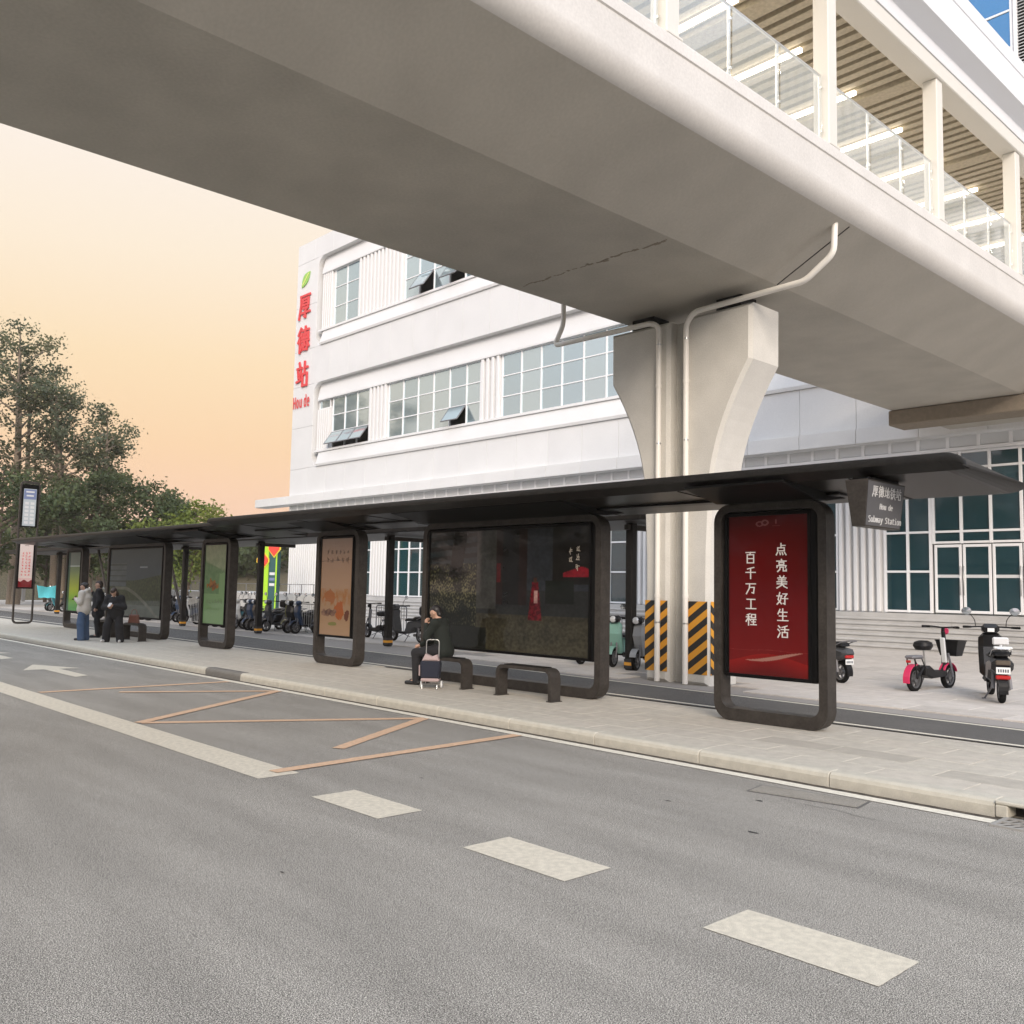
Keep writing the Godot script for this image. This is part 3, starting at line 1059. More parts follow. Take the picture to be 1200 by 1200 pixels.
func girder(parent: Node3D, z0: float, z1: float) -> void:
	var prof := girder_profile()
	var n := prof.size()
	# smooth across the rounded edge, sharp elsewhere
	var st := tool()
	var fa := tool()
	for i in n:
		var j := (i + 1) % n
		var a: Vector3 = prof[i]
		var b: Vector3 = prof[j]
		var d := b - a
		var out := Vector3(d.y, -d.x, 0).normalized()
		if i == n - 1:
			out = Vector3(0, -1, 0)
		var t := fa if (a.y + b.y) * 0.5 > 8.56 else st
		var half := n / 2
		var k := i if i < half else n - 2 - i
		var na := out
		var nb := out
		if k >= 1 and k < 9:
			var c := Vector3(BC + 3.30 * (1.0 if i < half else -1.0), 8.91, 0)
			na = Vector3((a - c).x, (a - c).y, 0).normalized()
			nb = Vector3((b - c).x, (b - c).y, 0).normalized()
		smooth_quad(t, a + Vector3(0, 0, z0), b + Vector3(0, 0, z0), b + Vector3(0, 0, z1), a + Vector3(0, 0, z1), na, nb, nb, na)
	var poly := PackedVector2Array()
	for p in prof:
		poly.append(Vector2(p.x, p.y))
	var ids := Geometry2D.triangulate_polygon(poly)
	for e in [[z0, 1.0], [z1, -1.0]]:
		for q in range(0, ids.size(), 3):
			tri(st, Vector3(poly[ids[q]].x, poly[ids[q]].y, e[0]), Vector3(poly[ids[q + 1]].x, poly[ids[q + 1]].y, e[0]), Vector3(poly[ids[q + 2]].x, poly[ids[q + 2]].y, e[0]), Vector3(0, 0, e[1]))
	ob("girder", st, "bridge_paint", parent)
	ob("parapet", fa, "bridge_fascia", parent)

func build_footbridge() -> void:
	var b := thing("footbridge", "covered concrete footbridge crossing above the road into the station", "footbridge")
	girder(b, 26.0, -33.9)
	# stained joint across the soffit and rust streak
	var st := tool()
	var edge := FastNoiseLite.new()
	edge.seed = 3
	edge.frequency = 0.9
	for k in 60:
		var x := -13.1 + k * 0.062
		var z := -12.29 + 0.10 * edge.get_noise_1d(k * 0.12)
		var w := maxf(0.0, 0.045 + 0.10 * edge.get_noise_1d(k * 0.35 + 40.0) - (0.03 if k > 14 and k < 30 else 0.0))
		if w > 0.012:
			bar(st, x, x + 0.062, 7.796, 7.8005, z - w * 0.5, z + w * 0.5)
	ob("joint_stain", st, "stain", b)
	st = tool()
	box(st, Vector3(BC + 1.93 + 0.75, 7.80 + 0.375 - 0.004, -15.62), Vector3(1.66, 0.012, 0.022), Basis(Vector3(0, 0, 1), atan(0.5)))
	ob("joint_seal", st, "void_dark", b)
	# bearing beam at the building end
	st = tool()
	cbar(st, -13.3, -6.5, 7.30, 7.79, -30.0, -28.9, 0.03)
	ob("bearing_beam", st, "stained_concrete", b)
	# deck paving
	st = tool()
	bar(st, BC - 3.25, BC + 3.25, 9.302, 9.33, -33.9, 26.0)
	ob("walkway", st, "plaza_far", b)
	# columns, railings
	var zs := []
	for k in 11:
		zs.append(17.5 - k * 4.6)
	var cm := tool()
	cbar(cm, -0.15, 0.15, 9.651, 12.75, -0.15, 0.15, 0.015)
	cbar(cm, -0.19, 0.19, 9.6515, 9.70, -0.19, 0.19, 0.01)
	var cmesh := cm.commit()
	var post := tool()
	bar(post, -0.012, 0.012, 9.652, 10.93, -0.03, 0.03)
	bar(post, 0.012, 0.05, 9.90, 9.94, -0.02, 0.02)
	bar(post, 0.012, 0.05, 10.70, 10.74, -0.02, 0.02)
	var pmesh := post.commit()
	for side in [1.0, -1.0]:
		var x: float = BC + side * 3.46
		for z in zs:
			ob("column", cmesh, "column_cream", b, Vector3(x, 0, z))
		for k in zs.size() - 1:
			var za: float = zs[k] - 0.20
			var zb: float = zs[k + 1] + 0.20
			var w := (zb - za) / 3.0
			for i in 3:
				var g := tool()
				bar(g, -0.008, 0.008, 9.74, 10.90, (absf(w) - 0.05) * -0.5, (absf(w) - 0.05) * 0.5)
				ob("glass_panel", g, "glass_clear", b, Vector3(x + side * 0.05, 0, za + w * (i + 0.5)))
			for i in 4:
				ob("post", pmesh, "steel", b, Vector3(x, 0, za + w * i))
			var r := tool()
			tube(r, [Vector3(x, 10.955, za + 0.02), Vector3(x, 10.955, zb - 0.02)], 0.024, 8)
			ob("top_rail", r, "steel", b)
	# roof: edge beams, fascia, slatted ceiling with lamps
	for side in [1.0, -1.0]:
		st = tool()
		var x0: float = BC + side * 3.20
		var x1: float = BC + side * 3.66
		cbar(st, minf(x0, x1), maxf(x0, x1), 12.751, 13.10, -33.9, 19.0, 0.02)
		ob("edge_beam", st, "column_cream", b)
		st = tool()
		var o: float = BC + side * 3.66
		var pr := [Vector3(o - side * 0.4, 13.101, 0), Vector3(o + side * 0.02, 13.101, 0), Vector3(o + side * 0.02, 13.36, 0), Vector3(o - side * 0.02, 13.38, 0), Vector3(o - side * 0.02, 13.46, 0), Vector3(o + side * 0.30, 13.62, 0), Vector3(o + side * 0.30, 14.30, 0), Vector3(o + side * 0.28, 14.32, 0), Vector3(o + side * 0.28, 14.345, 0), Vector3(o + side * 0.30, 14.36, 0), Vector3(o + side * 0.30, 14.72, 0), Vector3(o - side * 0.4, 14.72, 0)]
		sweep(st, pr, [Vector3(0, 0, -33.9), Vector3(0, 0, 19.0)])
		ob("fascia", st, "roof_white", b)
	st = tool()
	bar(st, BC - 3.26, BC + 3.26, 13.40, 14.60, -33.9, 19.0)
	ob("roof_slab", st, "ceiling_grey", b)
	var sl := tool()
	cbar(sl, -3.19, 3.19, 0, 0.11, -0.10, 0.10, 0.008)
	var smesh := sl.commit()
	var beam := tool()
	cbar(beam, -3.19, 3.19, -0.02, 0.3, -0.22, 0.22, 0.01)
	var bmesh := beam.commit()
	var i := 0
	while true:
		var z := 15.0 - i * 0.3286
		if z < -33.6:
			break
		i += 1
		var near := false
		for c in zs:
			if absf(z - c) < 0.3:
				near = true
		if near:
			continue
		ob("ceiling_slat", smesh, "slat_beige", b, Vector3(BC, 12.93, z))
	for c in zs:
		ob("cross_beam", bmesh, "slat_beige", b, Vector3(BC, 12.90, c))
	var glow := flat("strip_lamp_glow", 1.0, 0.97, 0.9, 0.5)
	glow.emission_enabled = true
	glow.emission = Color(1.0, 0.95, 0.86)
	glow.emission_energy_multiplier = 2.6
	var lm := tool()
	cbar(lm, -1.3, 1.3, -0.045, 0.045, -0.05, 0.05, 0.01)
	var lmesh := lm.commit()
	for k in 15:
		var z := 2.0 - k * 2.3
		var lamp := ob("strip_lamp", lmesh, glow, b, Vector3(BC + 0.75, 12.86, z))
		var l := AreaLight3D.new()
		l.name = "lamp_light"
		l.area_size = Vector2(2.6, 0.1)
		l.light_color = Color(1.0, 0.96, 0.90)
		l.light_energy = 3.0
		l.light_size = 0.1
		l.shadow_enabled = true
		l.position = Vector3(0, -0.06, 0)
		l.rotation.x = -PI * 0.5
		lamp.add_child(l, true)

func build_pier() -> void:
	var p := thing("bridge_pier", "flared concrete bridge pier with hazard stripes at its foot", "pier", Vector3(-11.53, 0, -15.35))
	# half outline from the centre groove to the right edge
	for s in [-1.0, 1.0]:
		var poly := PackedVector2Array([Vector2(s * 0.19, 0.0), Vector2(s * 0.78, 0.0), Vector2(s * 0.80, 2.6), Vector2(s * 0.86, 4.0)])
		for k in 9:
			var t := (k + 1) / 9.0
			var a := Vector2(0.86, 4.0).lerp(Vector2(0.96, 5.1), t)
			var c := Vector2(0.96, 5.1).lerp(Vector2(1.78, 6.38), t)
			var q := a.lerp(c, t)
			poly.append(Vector2(s * q.x, q.y))
		poly.append(Vector2(s * 1.79, 7.50))
		poly.append(Vector2(s * 0.19, 7.50))
		var st := tool()
		prism(st, poly, -1.05, 0.0, Transform3D(), 0.07)
		ob("shaft", st, "pier_concrete", p)
	var st := tool()
	bar(st, -0.26, 0.26, 0.0, 7.49, -0.75, -0.27)
	ob("groove", st, "pier_concrete", p)
	st = tool()
	for x in [-1.1, 1.1]:
		st = tool()
		cbar(st, x - 0.3, x + 0.3, 7.5, 7.799, -0.8, -0.25, 0.01)
		ob("bearing", st, "void_dark", p)
	# striped wrap: every stripe a thin painted sheet
	for s in [-1.0, 1.0]:
		for k in 10:
			var y0 := -0.55 + k * 0.30
			var x0 := 0.20
			var x1 := 0.775
			var pts := PackedVector2Array()
			var dy := 0.42
			var full := PackedVector2Array([Vector2(x0, 0.22), Vector2(x1, 0.22), Vector2(x1, 1.66), Vector2(x0, 1.66)])
			if s < 0.0:
				full = PackedVector2Array([Vector2(-x1, 0.22), Vector2(-x0, 0.22), Vector2(-x0, 1.66), Vector2(-x1, 1.66)])
			var band := PackedVector2Array([Vector2(-x1, y0), Vector2(-x0, y0 + dy), Vector2(-x0, y0 + dy + 0.15), Vector2(-x1, y0 + 0.15)])
			if s > 0.0:
				band = PackedVector2Array([Vector2(x0, y0), Vector2(x1, y0 + dy), Vector2(x1, y0 + dy + 0.15), Vector2(x0, y0 + 0.15)])
			for alt in 2:
				var bb := PackedVector2Array()
				for v in band:
					bb.append(v + Vector2(0, 0.15 * alt))
				for piece in Geometry2D.intersect_polygons(bb, full):
					if piece.size() < 3:
						continue
					var h := tool()
					prism(h, piece, 0.002, 0.008)
					ob("hazard_stripe", h, ["hazard_yellow", "hazard_black"][alt], p)
	# right side face
	for k in 10:
		var full := PackedVector2Array([Vector2(0.08, 0.22), Vector2(0.97, 0.22), Vector2(0.97, 1.66), Vector2(0.08, 1.66)])
		for alt in 2:
			var y0 := -0.55 + k * 0.30 + 0.15 * alt
			var bb := PackedVector2Array([Vector2(0.08, y0 + 0.65), Vector2(0.97, y0), Vector2(0.97, y0 + 0.15), Vector2(0.08, y0 + 0.80)])
			for piece in Geometry2D.intersect_polygons(bb, full):
				var h := tool()
				prism(h, piece, 0.003, 0.009, Transform3D(Basis(Vector3(0, 0, -1), Vector3(0, 1, 0), Vector3(1, 0, 0)), Vector3(0.797, 0, 0)))
				ob("hazard_stripe", h, ["hazard_yellow", "hazard_black"][alt], p)
	# rain pipes
	var zf := -15.26
	for k in 2:
		var path: Array
		if k == 0:
			path = [Vector3(-11.92, 0.02, zf), Vector3(-11.92, 7.40, zf), Vector3(-12.12, 7.52, zf), Vector3(-15.0, 7.56, zf), Vector3(-14.72, 8.0, zf), Vector3(-14.72, 8.75, zf)]
		else:
			path = [Vector3(-11.22, 0.02, zf), Vector3(-11.22, 7.34, zf), Vector3(-11.02, 7.54, zf), Vector3(-8.55, 7.60, zf), Vector3(-7.98, 7.98, zf), Vector3(-7.95, 8.62, zf)]
		var t := thing("rain_pipe", ["white rain pipe left of the groove on the bridge pier", "white rain pipe right of the groove, bending to the bridge edge"][k], "pipe", Vector3.ZERO, 0.0, "rain pipes on the pier")
		st = tool()
		tube(st, bend(path, 0.14), 0.058, 12)
		ob("pipe", st, "pvc_white", t)
		for y in [1.72, 3.9, 6.1]:
			st = tool()
			tube(st, [Vector3(path[0].x, y, zf), Vector3(path[0].x, y + 0.07, zf)], 0.066, 12)
			ob("coupling", st, "pvc_white", t)
		for y in [1.2, 4.9, 7.0]:
			st = tool()
			tube(st, [Vector3(path[0].x, y, zf), Vector3(path[0].x, y + 0.03, zf)], 0.063, 12)
			box(st, Vector3(path[0].x, y + 0.015, zf - 0.07), Vector3(0.03, 0.03, 0.06))
			ob("clip", st, "steel", t)

# ------------------------------------------------------------------ shelters
func shelter_z(x: float) -> float:
	return -10.72 + 0.0205 * (x + 6.0)

func lightbox(called: String, label: String, xc: float, w: float, poster: Callable, group: String) -> Node3D:
	var z := shelter_z(xc)
	var t := thing(called, label, "advertising panel", Vector3(xc, TOP, z), 0.0205, group)
	var h := 3.03 - TOP
	var hw := w * 0.5
	# rounded steel hoop
	var st := tool()
	var outer := rounded(-hw, 0.005, hw, h, 0.24, 7)
	var inner := rounded(-hw + 0.115, 0.165, hw - 0.115, h - 0.10, 0.13, 7)
	ring_frame(st, outer, inner, -0.23, 0.0)
	ob("hoop", st, "frame_metal", t)
	# black case inside the hoop, carried by side brackets
	st = tool()
	cbar(st, -hw + 0.145, hw - 0.145, 0.58, h - 0.105, -0.21, -0.03, 0.02)
	ob("case", st, "box_black", t)
	st = tool()
	for y in [0.95, 1.75, 2.5]:
		for s in [-1.0, 1.0]:
			bar(st, s * (hw - 0.146) - 0.0, s * (hw - 0.114), y, y + 0.08, -0.16, -0.08)
	ob("bracket", st, "box_black", t)
	# glazed door rim
	var x0 := -hw + 0.20
	var x1 := hw - 0.26
	var y0 := 0.63
	var y1 := h - 0.17
	st = tool()
	bar(st, x0 - 0.04, x1 + 0.04, y1, y1 + 0.035, -0.03, -0.012)
	bar(st, x0 - 0.04, x1 + 0.04, y0 - 0.035, y0, -0.03, -0.012)
	bar(st, x0 - 0.04, x0, y0, y1, -0.03, -0.012)
	bar(st, x1, x1 + 0.04, y0, y1, -0.03, -0.012)
	ob("door_rim", st, "box_black", t)
	poster.call(t, x0, x1, y0, y1, -0.024)
	# black wedge shaped cantilever under the roof
	st = tool()
	prism(st, PackedVector2Array([Vector2(-0.85, 0.215), Vector2(-0.85, 0.19), Vector2(-0.25, 0.105), Vector2(0.10, 0.105), Vector2(0.86, 0.245), Vector2(0.86, 0.275)]), -hw + 0.10, hw - 0.10, Transform3D(SIDE, Vector3(0, h - 0.105, 0)), 0.01)
	ob("cantilever", st, "box_black", t)
	# hangers up to the roof
	for s in [-1.0, 1.0]:
		st = tool()
		cbar(st, s * (hw - 0.32) - 0.12, s * (hw - 0.32) + 0.12, h - 0.004, h + 0.16, -0.22, -0.01, 0.01)
		ob("hanger", st, "box_black", t)
	if w > 3.0:
		for x in [-0.8, 0.8]:
			st = tool()
			cbar(st, x - 0.16, x + 0.16, h - 0.004, h + 0.16, -0.22, -0.01, 0.01)
			ob("hanger", st, "box_black", t)
	return t

func poster_sheet(parent: Node3D, x0: float, x1: float, y0: float, y1: float, z: float, m) -> MeshInstance3D:
	var st := tool()
	uvquad(st, Vector3(x0, y0, z), Vector3(x1 - x0, 0, 0), Vector3(0, y1 - y0, 0))
	var o := ob("poster", st, m, parent)
	return o

func paint(w: int, h: int, f: Callable) -> ImageTexture:
	var im := Image.create(w, h, false, Image.FORMAT_RGB8)
	for y in h:
		for x in w:
			im.set_pixel(x, y, f.call((x + 0.5) / w, (y + 0.5) / h))
	return ImageTexture.create_from_image(im)

func blot(n: FastNoiseLite, u: float, v: float, su: float, sv: float) -> float:
	return n.get_noise_2d(u * su, v * sv)

func red_poster(t: Node3D, x0: float, x1: float, y0: float, y1: float, z: float) -> void:
	var n := FastNoiseLite.new()
	n.seed = 12
	n.frequency = 1.0
	var pic := paint(192, 352, func(u: float, v: float) -> Color:
		var c := Color(0.42, 0.045, 0.055).lerp(Color(0.60, 0.055, 0.05), clampf(v * 1.1 + 0.12 * blot(n, u, v, 3.0, 3.0), 0.0, 1.0))
		var wave := 0.895 + 0.03 * sin(u * 5.0 + 2.2)
		if v > wave:
			c = Color(0.74, 0.10, 0.07).lerp(Color(0.50, 0.04, 0.05), clampf((v - wave) * 9.0, 0.0, 1.0))
		var rb := 0.875 + 0.035 * sin(u * 3.6 + 0.6)
		if absf(v - rb) < 0.012 * sin(clampf(u * 1.3 - 0.25, 0.0, 1.0) * PI) and u > 0.2:
			c = Color(0.86, 0.62, 0.55)
		if absf(v - 0.845 - 0.004 * sin(u * 9.0)) < 0.0018:
			c = Color(0.66, 0.22, 0.2)
		var e1 := Vector2((u - 0.40) / 0.05, (v - 0.052) / 0.018).length()
		var e2 := Vector2((u - 0.47) / 0.05, (v - 0.045) / 0.020).length()
		if (e1 < 1.0 and e1 > 0.55) or (e2 < 1.0 and e2 > 0.5):
			c = Color(0.66, 0.42, 0.42)
		if absf(v - 0.066) < 0.002 and u > 0.56 and u < 0.66:
			c = Color(0.66, 0.42, 0.42)
		if Vector2((u - 0.61) / 0.012, (v - 0.04) / 0.016).length() < 1.0:
			c = Color(0.66, 0.40, 0.40)
		return c)
	var p := poster_sheet(t, x0 + 0.03, x1, y0, y1, z, coated("poster_red", pic, 0.38))
	# two columns of lettering
	var right := ["点", "亮", "美", "好", "生", "活"]
	var left := ["百", "千", "万", "工", "程"]
	for i in 6:
		glyph(p, right[i], Vector3(0.185 + 0.005 * i, 2.27 - i * 0.212, z + 0.002), 0.165, 0.017, "letter_white")
	for i in 5:
		glyph(p, left[i], Vector3(-0.265 + 0.002 * i, 2.17 - i * 0.205, z + 0.002), 0.160, 0.017, "letter_white")

func orange_poster(t: Node3D, x0: float, x1: float, y0: float, y1: float, z: float) -> void:
	var n := FastNoiseLite.new()
	n.seed = 5
	n.frequency = 1.0
	n.fractal_octaves = 4
	var pic := paint(160, 320, func(u: float, v: float) -> Color:
		var c := Color(0.78, 0.62, 0.50).lerp(Color(0.83, 0.66, 0.48), v)
		c = c.lerp(Color(0.82, 0.68, 0.58), clampf((0.25 - v) * 3.0, 0.0, 1.0))
		c = c.lerp(Color(0.86, 0.70, 0.55), clampf((v - 0.85) * 6.0, 0.0, 1.0))
		var k := blot(n, u, v, 6.0, 9.0)
		if v > 0.52 and v < 0.70:
			c = c.lerp(Color(0.80, 0.48, 0.20), clampf(0.5 - 5.0 * absf(v - 0.6) + k * 0.8, 0.0, 0.8))
		if Vector2((u - 0.30) / 0.2, (v - 0.60) / 0.07).length() < 1.0 + 0.4 * k:
			c = Color(0.79, 0.47, 0.20)
		if Vector2((u - 0.62) / 0.14, (v - 0.74) / 0.09).length() < 1.0 + 0.5 * k:
			c = Color(0.82, 0.43, 0.12)
		if Vector2((u - 0.30) / 0.24, (v - 0.77) / 0.035).length() < 1.0 + 0.6 * k:
			c = Color(0.42, 0.27, 0.20).lerp(Color(0.70, 0.52, 0.40), clampf(0.5 + k, 0.0, 1.0))
		if Vector2((u - 0.88) / 0.07, (v - 0.79) / 0.07).length() < 1.0 + 0.6 * k:
			c = Color(0.50, 0.26, 0.14)
		if Vector2((u - 0.42) / 0.14, (v - 0.885) / 0.02).length() < 1.0 + 0.3 * k:
			c = Color(0.62, 0.60, 0.30)
		if absf(v - 0.235 + 0.012 * u) < 0.002:
			c = Color(0.45, 0.35, 0.30)
		return c)
	var p := poster_sheet(t, x0, x1, y0, y1, z, coated("poster_orange", pic, 0.40))
	for r in [[0.255, 5, 0.125], [0.165, 6, 0.10]]:
		for i in r[1]:
			var st := tool()
			squiggle(st, r[2], 3 + i + int(r[0] * 100.0))
			var q := ob("character", st, "letter_dark", p, Vector3(x0 + 0.2 + i * (x1 - x0 - 0.25) / r[1], y1 - r[0] * (y1 - y0), z + 0.002))

func squiggle(st: SurfaceTool, s: float, seed_: int) -> void:
	# lettering too small in the photograph to read: a few strokes
	var r := RandomNumberGenerator.new()
	r.seed = seed_ * 31 + 5
	var w := s * 0.10
	for k in 7:
		var a := r.randf_range(-0.15, 0.15) + (PI * 0.5 if k % 3 == 1 else 0.0) + (0.9 * (1.0 if r.randf() < 0.5 else -1.0) if k % 3 == 2 else 0.0)
		box(st, Vector3(s * r.randf_range(0.25, 0.75), s * r.randf_range(0.15, 0.85), 0.0006 + 0.0003 * k), Vector3(s * r.randf_range(0.25, 0.7), w, 0.0012), Basis(Vector3(0, 0, 1), a))

func green_poster(t: Node3D, x0: float, x1: float, y0: float, y1: float, z: float) -> void:
	var n := FastNoiseLite.new()
	n.seed = 15
	n.frequency = 1.0
	n.fractal_octaves = 4
	var pic := paint(128, 288, func(u: float, v: float) -> Color:
		var k := blot(n, u, v, 5.0, 9.0)
		var c := Color(0.56, 0.70, 0.47)
		if v < 0.36 + 0.03 * k or (u < 0.72 and v < 0.62):
			c = Color(0.42, 0.56, 0.36).lerp(Color(0.50, 0.62, 0.42), clampf(0.5 + k, 0.0, 1.0))
		if Vector2((u - 0.40) / 0.28, (v - 0.52) / 0.075).length() < 0.8 + 0.9 * k:
			c = Color(0.44, 0.24, 0.10).lerp(Color(0.70, 0.45, 0.18), clampf(0.5 + 1.6 * k, 0.0, 1.0))
		return c)
	var p := poster_sheet(t, x0, x1, y0, y1, z, coated("poster_green", pic, 0.55))
	for i in 6:
		var st := tool()
		squiggle(st, 0.13, 40 + i)
		ob("character", st, "letter_dark_green", p, Vector3(x0 + 0.14 + i * 0.16, y0 + 0.52, z + 0.002))
	for i in 7:
		var st := tool()
		squiggle(st, 0.06, 60 + i)
		ob("character", st, "letter_dark_green", p, Vector3(x0 + 0.2 + i * 0.11, y0 + 0.36, z + 0.002))

func yellow_poster(t: Node3D, x0: float, x1: float, y0: float, y1: float, z: float) -> void:
	var pic := paint(96, 256, func(u: float, v: float) -> Color:
		var c := Color(0.50, 0.54, 0.50) if v < 0.22 else Color(0.45, 0.52, 0.42)
		if v > 0.25:
			c = Color(0.48, 0.55, 0.38).lerp(Color(0.74, 0.78, 0.12), clampf((v - 0.3) * 2.4, 0.0, 1.0)).lerp(Color(0.28, 0.62, 0.22), clampf((v - 0.62) * 3.0, 0.0, 1.0))
		if absf(v - 0.235) < 0.012:
			c = Color(0.75, 0.78, 0.75)
		if u < 0.18:
			c = c.lerp(Color(0.06, 0.22, 0.22), 0.75)
		return c)
	poster_sheet(t, x0, x1, y0, y1, z, coated("poster_yellow", pic, 0.8))

func garden_poster(t: Node3D, x0: float, x1: float, y0: float, y1: float, z: float) -> void:
	# dim print: an old courtyard with plants on the left, a doorway, a red dress and a red parasol
	var n := FastNoiseLite.new()
	n.seed = 25
	n.frequency = 1.0
	n.fractal_octaves = 5
	var pic := paint(320, 176, func(u: float, v: float) -> Color:
		var k := blot(n, u, v, 9.0, 6.0)
		var g := blot(n, u + 3.0, v, 40.0, 26.0)
		var c := Color(0.16, 0.165, 0.16)
		if v > 0.70:
			c = Color(0.24, 0.225, 0.17).lerp(Color(0.30, 0.285, 0.215), clampf((v - 0.7) * 3.0 + g, 0.0, 1.0))
		if u > 0.33 and u < 0.46 and v < 0.66:
			c = Color(0.25, 0.25, 0.235)
		if u > 0.46 and u < 0.65 and v < 0.62:
			c = Color(0.15, 0.085, 0.07) if (u < 0.50 or u > 0.60) else Color(0.085, 0.08, 0.075)
		if u > 0.65 and v < 0.50:
			c = Color(0.19, 0.205, 0.225)
		if u > 0.80 and v < 0.45:
			c = Color(0.115, 0.10, 0.09)
		if u < 0.33:
			c = Color(0.07, 0.085, 0.065)
			var ff := blot(n, u + 7.0, v, 70.0, 34.0) + 0.55 * k - 1.6 * absf(v - 0.5)
			if v > 0.22 and v < 0.84 and ff > -0.28:
				c = Color(0.13, 0.14, 0.09).lerp(Color(0.44, 0.42, 0.30), clampf(0.35 + ff * 2.2, 0.0, 1.0))
			if v < 0.28:
				c = Color(0.17, 0.205, 0.22) if sin(v * 70.0 + u * 9.0) > -0.2 else Color(0.09, 0.10, 0.10)
			if absf(u - 0.22 + 0.1 * v) < 0.045 and v < 0.4:
				c = Color(0.05, 0.05, 0.045)
		if u < 0.4 and v > 0.82:
			c = Color(0.12, 0.13, 0.11)
		if u > 0.76 and u < 0.92 and v > 0.42 and v < 0.60:
			c = Color(0.09, 0.105, 0.08)
		if absf(u - 0.70) < 0.018 + 0.026 * clampf((v - 0.44) * 3.0, 0.0, 1.0) and v > 0.43 and v < 0.74:
			c = Color(0.52, 0.10, 0.15).lerp(Color(0.30, 0.05, 0.08), clampf(0.5 + 2.0 * g, 0.0, 1.0))
		if absf(u - 0.705) < 0.010 and v > 0.50 and v < 0.60:
			c = Color(0.74, 0.58, 0.55)
		if absf(u - 0.70) < 0.010 and v > 0.40 and v < 0.44:
			c = Color(0.34, 0.22, 0.17)
		if u > 0.86 and v > 0.31 + 0.12 * absf(u - 0.96) * 4.0 and v < 0.39:
			c = Color(0.56, 0.09, 0.15)
		if absf(u - 0.475) < 0.012 and v > 0.28 and v < 0.44:
			c = Color(0.34, 0.05, 0.06)
		c = c * (1.0 + 0.22 * k + 0.20 * g)
		c.a = 1.0
		return c)
	var p := poster_sheet(t, x0, x1, y0, y1, z, coated("poster_garden", pic, 0.5))
	for q in [[x1 - 0.30, 3, 0.14], [x1 - 0.46, 2, 0.14]]:
		for i in q[1]:
			var st := tool()
			squiggle(st, 0.11, 80 + i + int(q[1]))
			ob("character", st, "letter_pale_gold", p, Vector3(q[0], y1 - 0.42 - i * q[2] - (0.03 if q[1] == 2 else 0.0), z + 0.002))

func street_poster(t: Node3D, x0: float, x1: float, y0: float, y1: float, z: float) -> void:
	# grey green print: pale blue haze, hillside and a curving path
	var n := FastNoiseLite.new()
	n.seed = 35
	n.frequency = 1.0
	n.fractal_octaves = 5
	var pic := paint(224, 128, func(u: float, v: float) -> Color:
		var k := blot(n, u, v, 7.0, 6.0)
		var g := blot(n, u + 3.0, v, 30.0, 20.0)
		var c := Color(0.36, 0.41, 0.45).lerp(Color(0.30, 0.34, 0.38), clampf(0.5 + 1.5 * k, 0.0, 1.0))
		if v > 0.42 + 0.05 * sin(u * 4.0):
			c = Color(0.19, 0.26, 0.17).lerp(Color(0.33, 0.36, 0.24), clampf(0.5 + 2.0 * g, 0.0, 1.0))
		if v > 0.83:
			c = Color(0.42, 0.46, 0.40)
		var path := 0.58 + 0.42 * pow(clampf((u - 0.30) / 0.65, 0.0, 1.0), 1.5)
		if absf(v - path) < 0.028 and u > 0.12:
			c = Color(0.50, 0.51, 0.44)
		if u < 0.34 and v > 0.2 and v < 0.56:
			c = Color(0.40, 0.44, 0.46) if sin(v * 75.0) > -0.75 else Color(0.24, 0.27, 0.28)
		if absf(v - 0.27) < 0.012 and u > 0.6 and u < 0.74:
			c = Color(0.72, 0.74, 0.76)
		c = c * (1.0 + 0.2 * k)
		c.a = 1.0
		return c)
	poster_sheet(t, x0, x1, y0, y1, z, coated("poster_path", pic, 0.45))

